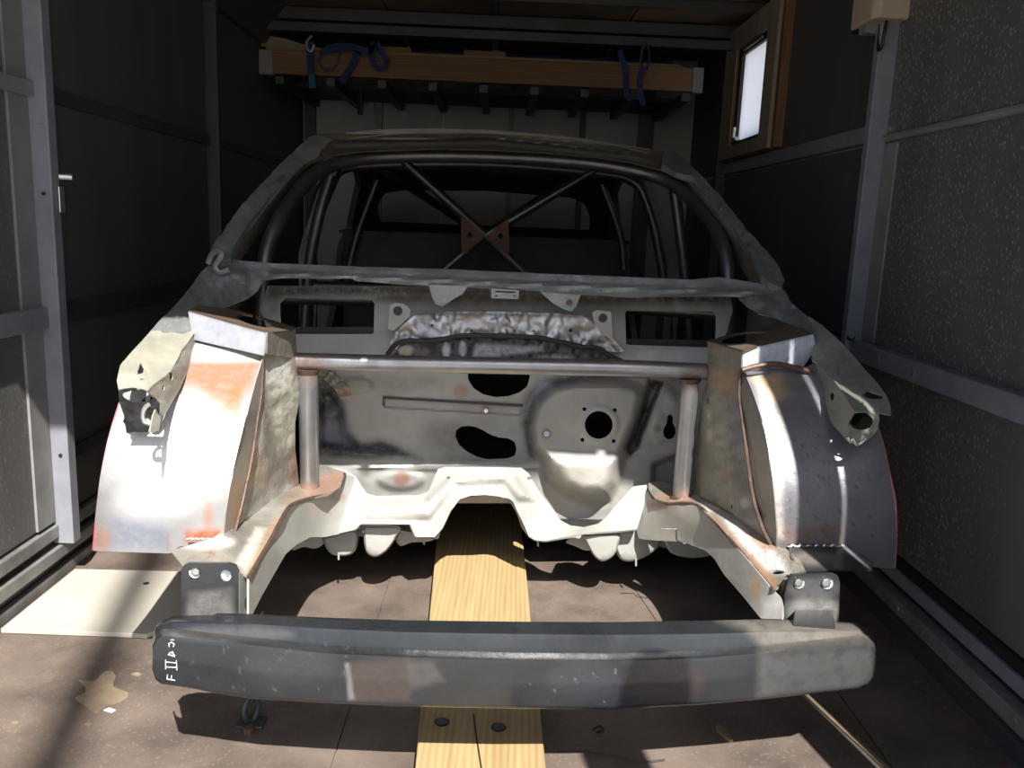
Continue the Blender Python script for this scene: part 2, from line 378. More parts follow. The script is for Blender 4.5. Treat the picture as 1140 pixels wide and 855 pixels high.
obj('wall_post', B(TW, (UL - .02, 3.462, .10), (UL + .045, 3.50, ZC)), M['darkpost'], wl, bevel=.003)
obj('corner_cove', MB().prism([TW(UL - .02, V0, 1.80), TW(UL + .03, V0, 1.80), TW(UL + .14, V0, ZC), TW(UL - .02, V0, ZC)], TW(0, VB, 0) - TW(0, V0, 0)), M['darkpost'], wl)
for z in (1.03, .35, 1.5): obj('rivet', MB().tube([TW(UL - .0, 2.163, z) + Vector((.03, -.0015, 0)), TW(UL, 2.163, z) + Vector((.03, .003, 0))], .0045, 10), M['blackhole'], wl)

wr = obj('wall_right', MB().box(TW, (UR + .02, V0, -.06), (UR + .06, 3.60, ZC + .02)).box(TW, (UR + .02, 4.05, -.06), (UR + .06, VB + .05, ZC + .02))
         .box(TW, (UR + .02, 3.60, -.06), (UR + .06, 4.05, 1.38)).box(TW, (UR + .02, 3.60, 1.85), (UR + .06, 4.05, ZC + .02)), M['shell'], kind='structure')
for (v0, v1, mt) in [(V0 + .01, 2.50, 'wall'), (2.535, 4.27, 'wallfar'), (4.31, VB, 'wallfar')]:
    for (z0, z1) in [(.165, .64), (.697, 1.275), (1.298, ZC)]:
        if v0 == 2.535:
            z1_ = z1; z0_ = z0
            if z0 > 1.2:
                for a, b, c, d in [(2.535, 3.55, 1.335, ZC), (4.10, 4.27, 1.335, ZC), (3.55, 4.10, 1.335, 1.38), (3.55, 4.10, 1.85, ZC)]:
                    obj('wall_panel', B(TW, (UR, a, c), (UR + .02, b, d)), M[mt], wr)
                continue
        obj('wall_panel', B(TW, (UR, v0, z0), (UR + .02, v1, z1)), M[mt], wr)
obj('wall_rail', B(TW, (UR - .035, V0 + .01, .64), (UR + .02, 2.515, .697)), M['post'], wr, bevel=.004)
obj('wall_rail', MB().tube([TW(UR - .004, V0, 1.286), TW(UR - .004, 2.50, 1.286)], .011, 8), M['strip'], wr, smooth=True)
obj('wall_rail', B(TW, (UR - .012, 2.535, 1.285), (UR + .02, 4.27, 1.335)), M['post'], wr, bevel=.003)
obj('wall_rail', B(TW, (UR - .012, 2.535, .64), (UR + .02, 4.27, .69)), M['darkpost'], wr, bevel=.003)
obj('wall_post', B(TW, (UR - .052, 2.498, .12), (UR + .02, 2.533, ZC)), M['post'], wr, bevel=.003)
obj('panel_edge_strip', B(TW, (UR - .005, 2.415, .70), (UR + .02, 2.495, 1.27)), M['strip'], wr)
obj('wall_post', B(TW, (UR - .045, 4.272, .12), (UR + .02, 4.305, ZC)), M['darkpost'], wr, bevel=.003)
for v, z in [(2.46, 1.31), (2.1, .665), (2.3, .67)]: obj('rivet', MB().tube([TW(UR - .037, v, z), TW(UR - .030, v, z)] if z < 1 else [TW(UR - .01, v, z), TW(UR, v, z)], .008, 8), M['zinc'], wr)
obj('corroded_joint', MB().add([TW(UR - .04 + .012 * math.cos(a) * (1 + .3 * math.sin(3 * a)), 2.485 + .012 * math.sin(a), .703 + .012 * b * math.cos(2 * a)) for b in (0, 1) for a in [k * math.pi / 4 for k in range(8)]], [(k, (k + 1) % 8, 8 + (k + 1) % 8, 8 + k) for k in range(8)] + [tuple(range(8, 16))]), M['rusty'], wr)
wb = obj('wall_back', B(TW, (UL - .06, VB + .01, -.06), (UR + .06, VB + .05, ZC + .02)), M['shell'], kind='structure')
edges = [UL, -.80, -.40, .0, .40, .80, UR]
for a, b in zip(edges[:-1], edges[1:]):
    obj('wall_panel', B(TW, (a + .004, VB - .005, .17), (b - .004, VB + .01, ZC)), M['backwall'], wb)
for u, wd, mt in [(-1.2, .06, 'darkpost'), (-.79, .035, 'strip'), (.74, .09, 'darkpost'), (.40, .03, 'darkpost'), (-.02, .03, 'strip')]:
    obj('wall_post', B(TW, (u, VB - .05, .1), (u + wd, VB - .006, ZC)), M[mt], wb)
# floor tracks
tl = obj('baseboard_left', B(TW, (UL - .02, V0, 0), (UL + .012, VB, .030)), M['track'], kind='structure', bevel=.003)
for (z0, z1, p) in [(.060, .095, .018), (.118, .155, .012)]:
    obj('track_rail', B(TW, (UL - .02, V0, z0), (UL + p, VB, z1)), M['track'], tl, bevel=.004)
obj('track_groove', B(TW, (UL - .019, V0, .030), (UL - .004, VB, .165)), M['blackhole'], tl)
tr = obj('baseboard_right', B(TW, (UR - .060, V0, 0), (UR + .019, VB, .045)), M['darkpost'], kind='structure', bevel=.003)
obj('track_rail', B(TW, (UR - .045, V0, .045), (UR + .02, VB, .085)), M['track'], tr, bevel=.003)
obj('track_rail', B(TW, (UR - .02, V0, .10), (UR + .02, VB, .135)), M['post'], tr, bevel=.004)
obj('track_groove', B(TW, (UR - .01, V0, .085), (UR + .019, VB, .162)), M['blackhole'], tr)
for v in (2.0, 1.5, 2.6): obj('rivet', MB().tube([TW(UR - .049, v, .065), TW(UR - .044, v, .065)], .008, 8), M['zinc'], tr)
for (u0, u1, v0, v1, n) in [(1.0 - .08, 1.0, 1.42, 2.0, 40)]:
    mb = MB()
    for k in range(n):
        u = random.uniform(u0, u1); v = random.uniform(v0, v1); r = random.uniform(.003, .009)
        mb.add([TW(u - r, v - r, .0005), TW(u + r, v - r * .6, .0005), TW(u + r * .4, v + r, .0005), TW(u, v, r * .7)], [(0, 1, 3), (1, 2, 3), (2, 0, 3), (0, 2, 1)])
    obj('rust_flakes', mb, M['rusty'], kind='stuff', label='scatter of rust flakes on the floor along the right track', cat='debris')

# window
wv0, wv1, wz0, wz1 = 3.47, 4.235, 1.345, 1.93
gv0, gv1, gz0, gz1 = 3.60, 4.06, 1.40, 1.83
fr = MB().box(TW, (UR - .05, wv0, wz0), (UR, wv1, gz0)).box(TW, (UR - .05, wv0, gz1), (UR, wv1, wz1)).box(TW, (UR - .05, wv0, gz0), (UR, gv0, gz1)).box(TW, (UR - .05, gv1, gz0), (UR, wv1, gz1))
win = obj('window_1', fr, M['winwood'], kind='structure')
obj('window_trim', B(TW, (UR - .035, wv0 - .035, wz0), (UR, wv0, wz1)), M['winwood2'], win)
inn = MB().box(TW, (UR - .035, gv0, gz0), (UR + .02, gv0 + .012, gz1)).box(TW, (UR - .035, gv1 - .05, gz0), (UR + .02, gv1, gz1)).box(TW, (UR - .035, gv0, gz0), (UR + .02, gv1, gz0 + .018)).box(TW, (UR - .035, gv0, gz1 - .03), (UR + .02, gv1, gz1))
obj('window_sash', inn, M['dark'], win)
obj('painted_lit_edge', B(TW, (UR - .045, gv1 - .004, gz0), (UR, gv1 + .006, gz1)), M['winwood2'], win)  # orange strip added to paint in the lit edge line of the frame
obj('pane', B(TW, (UR - .02, gv0 + .012, gz0 + .018), (UR - .016, gv1 - .05, gz1 - .03)), M['glass'], win)
obj('window_latch', MB().tube([TW(UR - .02, 3.99, 1.425), TW(UR - .05, 3.99, 1.43), TW(UR - .05, 3.985, 1.48)], .008, 8).tube([TW(UR - .05, 3.99, 1.425), TW(UR - .05, 3.93, 1.425)], .009, 8), M['zinc'], win, smooth=True)
obj('window_stay', MB().tube([TW(UR - .04, gv0 + .1, gz1 - .015), TW(UR - .042, gv1 - .1, gz1 - .018)], .006, 6), M['strip'], win)

# ---- trailer loose items
# beige control box on the right wall
cb = thing('control_box', TW(1.0, 2.6, 1.58), 'beige plastic control box high on the right wall above the grey post', 'box')
prof = [(2.44, UR), (2.44, UR - .085), (2.46, UR - .10), (2.60, UR - .10), (2.63, UR - .075), (2.63, UR)]
obj('housing', MB().prism([TW(u, v, 1.60) for v, u in prof], (0, 0, .36)), M['cream'], cb, bevel=.006)
obj('underside_plug', B(TW, (UR - .085, 2.53, 1.58), (UR - .04, 2.57, 1.60)), M['strip'], cb)
obj('dark_recess', B(TW, (UR - .09, 2.575, 1.594), (UR - .01, 2.62, 1.601)), M['blackhole'], cb)
lp = smooth_path([TW(UR - .05, 2.47, 1.60), TW(UR - .055, 2.465, 1.565), TW(UR - .055, 2.475, 1.53), TW(UR - .055, 2.495, 1.53), TW(UR - .05, 2.51, 1.565), TW(UR - .05, 2.51, 1.60)], 6)
obj('cable_loop', MB().tube(lp, .005, 8), M['blackhole'], cb, smooth=True)
# latch on the near left post
la = thing('door_latch', TW(UL + .06, 2.2, .99), 'bright zinc latch bolt on the left wall beside the post', 'latch')
obj('latch_plate', B(TW, (UL + .051, 2.19, .985), (UL + .056, 2.215, 1.05)), M['zinc'], la, bevel=.002)
obj('latch_bolt', MB().tube([TW(UL + .05, 2.205, 1.075), TW(UL + .078, 2.215, 1.075)], .009, 10), M['zinc'], la, smooth=True)

# shelf with straps at the back
sh = thing('timber_shelf', TW(-.16, 4.2, 1.66), 'varnished orange timber shelf board hung across the back below the ceiling', 'shelf')
obj('board', B(TW, (-1.15, 4.19, 1.66), (.85, 4.225, 1.768)), M['orangewood'], sh, bevel=.003)
obj('end_bracket', B(TW, (-1.215, 4.185, 1.655), (-1.15, 4.23, 1.765)), M['strip'], sh, bevel=.002)
obj('end_bracket', B(TW, (.85, 4.185, 1.655), (.90, 4.23, 1.77)), M['strip'], sh, bevel=.002)
obj('top_board', B(TW, (-1.19, 4.22, 1.765), (.80, 4.55, 1.785)), M['paleply'], sh)
for k in range(9):
    u = -1.15 + k * .245
    obj('bearer', B(TW, (u, 4.23, 1.62), (u + .04, 5.04, 1.655)), M['darkpost'], sh)
obj('back_board', B(TW, (-1.19, 4.56, 1.66), (.85, 5.04, 1.68)), M['dark'], sh)
pp = thing('plywood_offcut', TW(-1.1, 4.25, 1.785), 'pale plywood offcut curling up at the left end of the shelf', 'board')
obj('curled_sheet', MB().prism([TW(-1.213, 4.222, 1.786), TW(-.9, 4.222, 1.786), TW(-1.0, 4.222, 1.80), TW(-1.10, 4.222, 1.825), TW(-1.18, 4.222, 1.835), TW(-1.213, 4.222, 1.81)], TW(0, 4.5, 0) - TW(0, 4.2, 0)), M['paleply'], pp)
sb = obj('steel_crossbar', MB().box(TW, (-1.218, 4.13, 1.845), (1.05, 4.17, 1.885)).box(TW, (-1.218, 4.17, 1.905), (1.05, 4.21, 1.96)), M['darkpost'], label='grey steel crossbar under the ceiling above the timber shelf', cat='beam', bevel=.003)
obj('tarpaulin_roll', MB().tube([TW(-.82 + .1 * k, 4.38 + .004 * math.sin(k), 1.812) for k in range(17)], [.026 + .003 * math.sin(2.1 * k) for k in range(17)], 10), M['tarp'], label='dark blue rolled tarpaulin lying along the shelf behind the crossbar', cat='tarpaulin', smooth=True)
for k, (u, n) in enumerate([(-.70, 0), (-.25, 1)]):
    obj('wood_offcut', B(TW, (u, 4.235, 1.786), (u + .2, 4.28, 1.812)), M['orangewood'], label=['short orange wood offcut on the shelf above the looped blue strap', 'short orange wood offcut at the middle of the shelf'][k], cat='wood', group='wood offcuts on the shelf')
def webbing(pts, wd, k=6, axis=Vector((1, 0, 0))):
    p = smooth_path([tuple(q) for q in pts], k); mb = MB(); rings = []
    for i, q in enumerate(p):
        a = Vector(p[max(i - 1, 0)]); b = Vector(p[min(i + 1, len(p) - 1)]); t = (b - a).normalized()
        s_ = t.cross(Vector((0, 1, 0)));
        if s_.length < .2: s_ = axis.copy()
        s_ = s_.normalized() * wd / 2; nrm = t.cross(s_).normalized() * .0015; q = Vector(q)
        rings.append([q - s_ - nrm, q + s_ - nrm, q + s_ + nrm, q - s_ + nrm])
    return mb.loft(rings)
def SP(px, py, v=4.12):
    d = rays(px, py); s = v / d[1]; return Vector(d * s) + Vector((0, 0, 1))
st = thing('ratchet_strap', SP(347, 100), 'blue ratchet strap hanging straight down with lighter blue end', 'strap', 'blue ratchet straps over the timber shelf')
obj('webbing', webbing([SP(346, 46), SP(345, 60), SP(346, 75), SP(347, 83)], .030), M['strap'], st)
obj('webbing_end', webbing([SP(347, 83), SP(348, 98)], .030), M['strapl'], st)
obj('hook', MB().tube(smooth_path([SP(347, 40, 4.115), SP(341, 47, 4.11), SP(343, 55, 4.11), SP(347, 57, 4.11), SP(350, 50, 4.11)], 4), .006, 8), M['zinc'], st, smooth=True)
st = thing('ratchet_strap', SP(380, 100), 'blue ratchet strap looped and knotted in a tangle over the shelf board', 'strap', 'blue ratchet straps over the timber shelf')
obj('webbing', webbing([SP(357, 60), SP(372, 53), SP(392, 53), SP(408, 57), SP(420, 52)], .034), M['strap'], st)
obj('webbing', webbing([SP(398, 57), SP(393, 72), SP(386, 82), SP(381, 92)], .032), M['strap'], st)
obj('webbing', webbing([SP(377, 57), SP(376, 68), SP(370, 77), SP(360, 77), SP(355, 68), SP(358, 59)], .010, axis=Vector((0, 1, 0))), M['tarp'], st)
obj('webbing', webbing([SP(416, 47), SP(413, 60), SP(418, 74), SP(427, 76), SP(430, 68), SP(424, 58), SP(420, 48)], .024), M['strap'], st)
st = thing('ratchet_strap', SP(697, 110), 'narrow blue strap hanging over the board, left of the right-hand pair', 'strap', 'blue ratchet straps over the timber shelf')
obj('webbing', webbing([SP(690, 56), SP(693, 68), SP(697, 80), SP(697, 98), SP(701, 112)], .026), M['strap'], st)
st = thing('ratchet_strap', SP(716, 118), 'blue strap with a looped top, right of the right-hand pair', 'strap', 'blue ratchet straps over the timber shelf')
obj('webbing', webbing([SP(715, 74), SP(712, 92), SP(716, 118)], .026), M['strap'], st)
obj('loop', MB().tube(smooth_path([SP(716, 76), SP(713, 66), SP(717, 50), SP(721, 52), SP(723, 66), SP(720, 78)], 4), .006, 6), M['tarp'], st, smooth=True)
hk = obj('hanging_hook', MB().tube([SP(401, 100, 4.6), SP(401, 128, 4.6)], .014, 8), M['blackhole'], label='small black hook hanging under the shelf above the car roof', cat='hook', smooth=True)

# floor items
pl = thing('timber_plank', atz(520, 700, .0), 'long treated pine plank with two bolt heads lying under the car', 'plank')
zt = .048
def q(px, py, z): return Vector(atz(px, py, z))
c = [q(462, 856, zt), q(608, 856, zt), q(578, 560, zt), q(490, 560, zt)]
dv = (c[3] - c[0]); c[2] = c[2] + (c[2] - c[1]) * .6; c[3] = c[3] + dv * .6
c[0] = c[0] - dv * .25; c[1] = c[1] - (c[2] - c[1]).normalized() * dv.length * .25
top = [Vector((a.x, a.y, zt)) for a in c]
obj('wood', MB().loft([[Vector((a.x, a.y, 0)) for a in top], top]), M['pine'], pl, bevel=.003)
for px, py in [(492, 804), (555, 810)]:
    b = q(px, py, zt)
    obj('bolt_head', MB().tube([b, b + Vector((0, 0, .003))], .0115, 14), M['darkpost'], pl)
    obj('bolt_recess', MB().tube([b + Vector((0, 0, .0005)), b + Vector((0, 0, .0012))], .015, 16), M['blackhole'], pl)
obj('split', MB().tube([q(527, 795, zt) + Vector((0, 0, .0)), q(531, 825, zt), q(536, 856, zt)], .0016, 4), M['blackhole'], pl)
fp = thing('aluminium_plate', TW(-1.0, 2.0, 0), 'pale flat plate lying on the floor by the left track', 'plate')
obj('sheet', MB().prism([TW(-1.19, 1.85, .001), TW(-.845, 1.845, .001), TW(-.78, 1.93, .001), TW(-.70, 2.21, .001), TW(-1.19, 2.20, .001)], (0, 0, .012)), M['plate'], fp, bevel=.002)
obj('screw_hole', MB().tube([TW(-.96, 2.12, .0132), TW(-.96, 2.12, .0138)], .008, 10), M['blackhole'], fp)
rg = thing('lashing_ring', TW(-.503, 1.52, 0), 'small steel lashing ring standing on the floor below the bumper', 'ring')
RC = TW(-.503, 1.52, .032)
obj('ring', MB().tube([RC + Vector((.018 * math.cos(t) * .55, .018 * math.cos(t) * .7, .026 * math.sin(t))) for t in [k * math.pi / 10 for k in range(20)]], .006, 8, closed=True), M['darkpost'], rg, smooth=True)
obj('base', B(TW, (-.53, 1.50, 0), (-.476, 1.54, .006)), M['darkpost'], rg, bevel=.002)
obj('pin', MB().tube([TW(-.50, 1.49, 0), TW(-.50, 1.49, .012)], .01, 8), M['rusty'], rg)
obj('wood_strip', MB().prism([TW(.662, 1.70, .0005), TW(.672, 1.70, .0005), TW(.765, 1.35, .0005), TW(.752, 1.35, .0005)], (0, 0, .004)), M['paleply'], label='thin pale wooden strip on the floor at the lower right', cat='strip')
obj('wood_chip', MB().prism([q(797, 808, .0005), q(806, 812, .0005), q(816, 826, .0005), q(812, 826, .0005), q(798, 815, .0005)], (0, 0, .005)), M['paleply'], label='small torn wood chip on the floor right of the plank', cat='debris')
obj('board_offcut', MB().prism([TW(.40, 2.02, .0005), TW(.72, 2.02, .0005), TW(.72, 2.32, .0005), TW(.36, 2.32, .0005)], (0, 0, .003)), M['ply'], label='thin offcut of brown board lying flat beside the right chassis leg', cat='board')
mb = MB(); cp = [q(112 + 24 * math.cos(a) * (1 + .35 * math.sin(5 * a + 1)), 771 + 20 * math.sin(a) * (1 + .3 * math.sin(4 * a)), .0006) for a in [k * math.pi / 14 for k in range(28)]]
mb.add(cp + [q(112, 771, .0012)], [(k, (k + 1) % 28, 28) for k in range(28)])
obj('dried_spill', mb, mat('sandy_dust', (.27, .205, .13), (.19, .145, .10), .9, 0, 30, bump=.2, bscale=200), label='sandy dust patch on the brown floor left of the bumper end', cat='dust', kind='stuff')
obj('thin_wire', MB().tube(smooth_path([q(620, 836, .003), q(650, 836, .003), q(685, 841, .003), q(715, 848, .003), q(740, 846, .003)], 6), .0018, 5), M['blackhole'], label='thin black wire curled on the floor right of the plank', cat='wire', smooth=True)
obj('thin_wire', MB().tube(smooth_path([q(660, 812, .003), q(668, 808, .003), q(672, 814, .003), q(664, 815, .003)], 6), .0018, 5), M['blackhole'], label='tiny black wire curl just behind the longer wire', cat='wire', smooth=True)
for k, (px, py, s_) in enumerate([(122, 791, 7), (98, 807, 5), (152, 751, 6), (17, 805, 5)]):
    obj('paint_chip', MB().prism([q(px - s_, py, .0004), q(px, py - s_ * .35, .0004), q(px + s_, py, .0004), q(px + s_ * .3, py + s_ * .4, .0004)], (0, 0, .002)), M['chalk'] if k in (0,) else M['paleply'], label=['white paint chip', 'paler chip left of the large one', 'cream chip above the large one', 'leftmost chip at the picture edge'][k] + ' on the lit floor, lower left', cat='debris', group='paint chips on the floor')

# ================================================================== THE CAR BODY SHELL
car = thing('car_body_shell', CW(0, 3.0, .0), 'stripped bare-metal car body shell with roll cage and black bumper beam standing in the trailer', 'car')
BRN = (.17, .11, .07); CREAM = (.62, .60, .48); WHT = (.78, .78, .76)
# ---- bulkhead (firewall) --------------------------------------------------------------
hole_half = [(521, 412), (588, 412), (590, 420), (587, 430), (578, 437), (566, 441), (552, 442), (538, 439), (527, 432), (521, 422)]
hole_nut = [(507, 486), (508, 479), (513, 475), (521, 474), (529, 475), (538, 479), (546, 484), (556, 487), (566, 488), (573, 492), (575, 500), (573, 507), (566, 510), (552, 511), (540, 511), (530, 508), (519, 502), (511, 495)]
hole_round = ell(666.5, 473, 15.5, 15.5)
holes_small = [ell(650.5, 455.5, 2.4, 2.4, 12), ell(684.5, 456.5, 2.4, 2.4, 12), ell(648.5, 489.5, 2.4, 2.4, 12), ell(683, 491, 2.4, 2.4, 12)]
keyhole = [(738, 482), (739, 476), (742, 472), (743, 463), (746, 461), (749, 464), (749, 472), (752, 476), (752, 483), (749, 488), (744, 489), (740, 487)]
pod = [(583, 470), (592, 442), (612, 424), (640, 418), (690, 418), (716, 424), (724, 440), (716, 470), (700, 505), (692, 540), (682, 560), (650, 563), (628, 556), (606, 538), (598, 512), (586, 500)]
podlow = [(600, 497), (700, 500), (690, 540), (680, 558), (645, 560), (622, 548), (606, 522)]
band = [(722, 420), (742, 424), (728, 455), (712, 500), (700, 510), (694, 498), (708, 465)]
bead = [(426, 442), (582, 451), (582, 464), (426, 455)]
fw_out = [(345, 404), (790, 412), (792, 470), (776, 560), (765, 600), (740, 610), (690, 595), (600, 600), (590, 560), (500, 560), (488, 600), (372, 596), (355, 560)]
dentL = [(352, 430), (372, 428), (384, 450), (388, 478), (402, 492), (420, 489), (436, 492), (455, 503), (470, 512), (430, 509), (385, 505), (352, 500)]
tints_fw = [(dentL, (.05, .055, .075), .9, 7), ([(352, 404), (372, 404), (376, 440), (360, 470), (350, 470)], BLACKISH, .8, 7),
  (ell(372, 480, 18, 12), (.20, .21, .25), .8, 6), ([(350, 492), (400, 505), (440, 508), (400, 512), (352, 506)], BLACKISH, .8, 4),
  (ell(500, 485, 28, 18), (.10, .09, .075), .45, 12), (ell(430, 425, 60, 10), (.20, .18, .13), .5, 8),
  ([(584, 440), (600, 425), (640, 413), (720, 413), (722, 421), (650, 424), (610, 432), (596, 452), (590, 480), (596, 512), (588, 510), (580, 470)], (.03, .032, .04), .92, 6),
  ([(598, 420), (618, 428), (600, 450), (592, 448)], (.22, .24, .29), .8, 5), (band, BLACKISH, .97, 5), ([(718, 412), (760, 414), (756, 450), (745, 440), (735, 424)], (.05, .05, .05), .7, 6),
  (ell(513, 436, 8, 8), (.36, .20, .15), .75, 3), (ell(540, 456, 7, 5), (.36, .20, .16), .8, 3), (ell(447, 533, 9, 8), (.28, .14, .10), .85, 3),
  (ell(608.5, 483, 4.5, 4.5), (.16, .14, .11), .85, 1.5), (ell(732, 477, 4, 4), (.16, .15, .13), .8, 1.5), (ell(673, 540, 24, 20), (.60, .58, .50), .6, 10),
  (ell(640, 520, 40, 18), (.50, .48, .41), .5, 8), (ell(390, 520, 20, 10), (.55, .55, .52), .5, 6), ([(742, 505), (775, 500), (770, 545), (725, 545), (724, 515)], (.13, .125, .115), .6, 5),
  (ell(690, 440, 30, 14), (.30, .29, .26), .5, 10)]
fwd = lambda X, Y: 2.25 + 0 * X + np.where(Y > 505, (Y - 505) * .0004, 0)
fw = sheet('bulkhead', fw_out, fwd, M['oldpaint'], car, holes=[hole_half, hole_nut, hole_round, keyhole] + holes_small, cell=2.2,
   relief=[(pod, -.055, 16), (podlow, -.045, 22), (band, .028, 7), (bead, .008, 3), (dentL, .03, 12), (ell(395, 430, 24, 14), -.014, 10), (ell(446, 534, 30, 16), -.014, 10), (ell(505, 520, 120, 6), -.01, 5), (ell(735, 478, 14, 18), -.006, 6), ([(724, 515), (790, 490), (790, 560), (724, 560)], .03, 6),
           (ell(666.5, 473, 24, 24), -.006, 4)], crumple=.0035, cs=26, tints=tints_fw)
obj('flange_nut', MB().tube([V(608.5, 483, 2.19), V(608.5, 483, 2.18)], .008, 12), M['tube'], fw)
obj('flange_nut', MB().tube([V(541, 457.5, 2.252), V(541, 457.5, 2.235)], .006, 8), M['zinc'], fw)
sheet('pressed_seam', [(426, 441), (582, 450), (582, 453), (428, 444), (428, 452), (426, 452)], 2.246, M['black'], fw, cell=1.5)
# ---- upper bulkhead with vent openings -------------------------------------------------
ub_out = [(298, 318), (810, 322), (816, 345), (808, 372), (792, 400), (780, 412), (340, 410), (318, 395), (300, 375), (290, 345)]
vent_l = [(312, 338), (318, 332), (414, 334), (417, 338), (416, 372), (330, 372), (313, 368)]
vent_r = [(696, 348), (698, 346), (794, 347), (797, 352), (796, 384), (788, 387), (697, 384)]
ear_l = ell(443, 346, 5.5, 5.5, 16); ear_r = ell(671, 354, 5, 5, 16)
ub = sheet('upper_bulkhead', ub_out, lambda X, Y: 2.38 - .0012 * np.maximum(Y - 330, 0), M['oldpaint'], car, holes=[vent_l, vent_r], cell=2.5, crumple=.003, cs=20,
   tints=[([(298, 315), (815, 318), (815, 340), (690, 338), (420, 330), (298, 332)], (.03, .026, .022), 1.0, 7), (ell(560, 332, 150, 8), (.12, .085, .055), .75, 6), ([(298, 318), (312, 318), (312, 350), (300, 350)], (.10, .09, .08), .5, 4), ([(330, 374), (480, 376), (470, 398), (330, 396)], (.42, .42, .40), .6, 6), (ell(735, 398, 60, 8), (.48, .48, .46), .7, 5), (ell(700, 388, 10, 14), (.3, .3, .3), .6, 6)])  # dark and brown top band paints in the shade beneath the scuttle
sheet('vent_flange', [(330, 364), (416, 364), (417, 374), (326, 374)], 2.34, M['dark'], ub, cell=3)
sheet('vent_flange', [(697, 377), (796, 379), (790, 388), (697, 387)], 2.34, M['dark'], ub, cell=3)
for (pl_, hl) in [([(434, 340), (440, 337), (450, 338), (457, 344), (456, 352), (446, 362), (438, 368), (432, 366)], ear_l), ([(659, 348), (664, 345), (680, 347), (682, 378), (672, 372), (662, 362)], ear_r)]:
    sheet('mounting_ear', pl_, 2.270, M['oldpaint'], ub, holes=[hl], cell=1.5, thick=.006)
    cx_ = sum(p[0] for p in hl) / len(hl); cy_ = sum(p[1] for p in hl) / len(hl)
    obj('hole_dark_disc', MB().tube([V(cx_, cy_, 2.2655), V(cx_, cy_, 2.29)], .0125, 16), M['blackhole'], ub)  # black disc put in the ear hole to draw its dark depth
foil = [(440, 392), (434, 382), (438, 372), (448, 362), (462, 351), (500, 347), (560, 347), (620, 349), (656, 352), (668, 364), (684, 378), (696, 392), (680, 392), (655, 385), (630, 379), (600, 374), (555, 372), (500, 374), (470, 377), (450, 378)]
painted_glints = [(ell(470, 358, 10, 10), (.42, .42, .44), .8, 4), (ell(530, 361, 30, 5), (.62, .60, .62), .8, 3), (ell(590, 366, 25, 4), (.55, .55, .58), .7, 3), (ell(640, 366, 14, 8), (.38, .35, .30), .7, 4), (ell(480, 370, 22, 4), (.5, .52, .6), .8, 3),
         ([(455, 346), (660, 350), (655, 354), (458, 351)], (.08, .07, .06), .8, 2)]  # pale blotches put the glints of the crumpled steel into its colour
fo = sheet('crumpled_panel', foil, 2.285, M['foil'], car, holes=[ell(481, 362, 2, 2, 10), ell(525, 368, 1.5, 1.5, 8), ell(573, 368, 1.5, 1.5, 8), ell(635, 367.5, 2.4, 2.4, 10), ell(594, 368.5, 1.5, 1.5, 8)], cell=2, crumple=.010, cs=13, tints=painted_glints)
lower = [(436, 402), (442, 388), (458, 381), (500, 378), (555, 375), (612, 380), (640, 388), (668, 390), (690, 408), (436, 408)]
painted_reflections = [(ell(452, 390, 8, 7), (.42, .39, .30), .9, 3), (ell(497, 390, 4, 9), (.55, .55, .58), .95, 2), (ell(515, 389, 3.5, 9), (.5, .5, .54), .95, 2), ([(530, 383), (600, 386), (606, 382), (604, 390), (560, 396), (526, 398)], (.42, .44, .46), .8, 3), (ell(620, 398, 20, 3), (.35, .35, .33), .7, 3), (ell(470, 393, 9, 6), (.12, .09, .06), .8, 3)]  # pale streaks paint in the reflections of the shiny black panel
sheet('recessed_panel', lower, 2.275, M['black'], car, cell=2, crumple=.009, cs=9, tints=painted_reflections)
seal = [V(x, y, 2.262) for x, y in smooth_path([(431, 395), (440, 384), (454, 379), (480, 380), (500, 376), (520, 373.5), (560, 374), (600, 376), (620, 380), (645, 386), (664, 387), (676, 394), (694, 403)], 5)]
obj('rubber_seal', MB().tube(seal, .0065, 8), M['blackhole'], car, smooth=True)
# ---- white front crossmember under the bulkhead ---------------------------------------
cm = [(357, 519), (384, 524), (396, 531), (402, 541), (408, 550), (418, 553), (467, 552), (478, 547), (484, 532), (488, 523), (496, 520), (580, 521), (588, 527), (597, 543), (606, 556), (614, 566), (624, 580), (635, 586), (650, 588), (666, 584), (676, 576), (684, 565), (696, 552), (705, 542), (720, 540), (722, 548), (709, 590),
      (688, 592), (648, 594), (634, 598), (607, 603), (596, 602), (588, 597), (581, 587), (575, 570), (567, 557), (556, 553), (540, 551), (524, 552), (512, 556), (502, 569), (493, 588), (484, 598), (462, 598), (456, 584), (401, 584), (396, 590), (360, 598), (345, 592), (352, 560)]
cmv = [(357, 519, 2.20), (396, 531, 2.18), (440, 553, 2.16), (490, 522, 2.18), (580, 522, 2.18), (614, 566, 2.16), (650, 588, 2.13), (705, 542, 2.17), (440, 575, 2.07), (401, 584, 2.06), (475, 596, 2.09), (500, 560, 2.10), (540, 540, 2.10), (567, 556, 2.12), (590, 595, 2.12), (650, 592, 2.06), (709, 590, 2.08), (350, 590, 2.10)]
cross = sheet('crossmember', cm, cmv, M['white'], car, cell=2.5, thick=.006, crumple=.0025, cs=20, holes=[ell(499.5, 533, 2, 2, 10), ell(588, 533, 2, 2, 10)],
   relief=[([(400, 556), (470, 556), (500, 528), (575, 528), (600, 560), (575, 560), (560, 540), (510, 542), (480, 580), (405, 580)], -.02, 9)],
   tints=[(ell(x, y, 1.4, 1.2, 10), (.35, .34, .30), .8, .7) for x, y in [(424, 567), (440, 566), (463, 560), (478, 557), (490, 552), (534, 534), (555, 534), (575, 535), (597, 552), (612, 572), (622, 576), (397, 561), (634, 570), (649, 570)]] + [(ell(355, 545, 10, 14), (.45, .43, .38), .4, 5)])
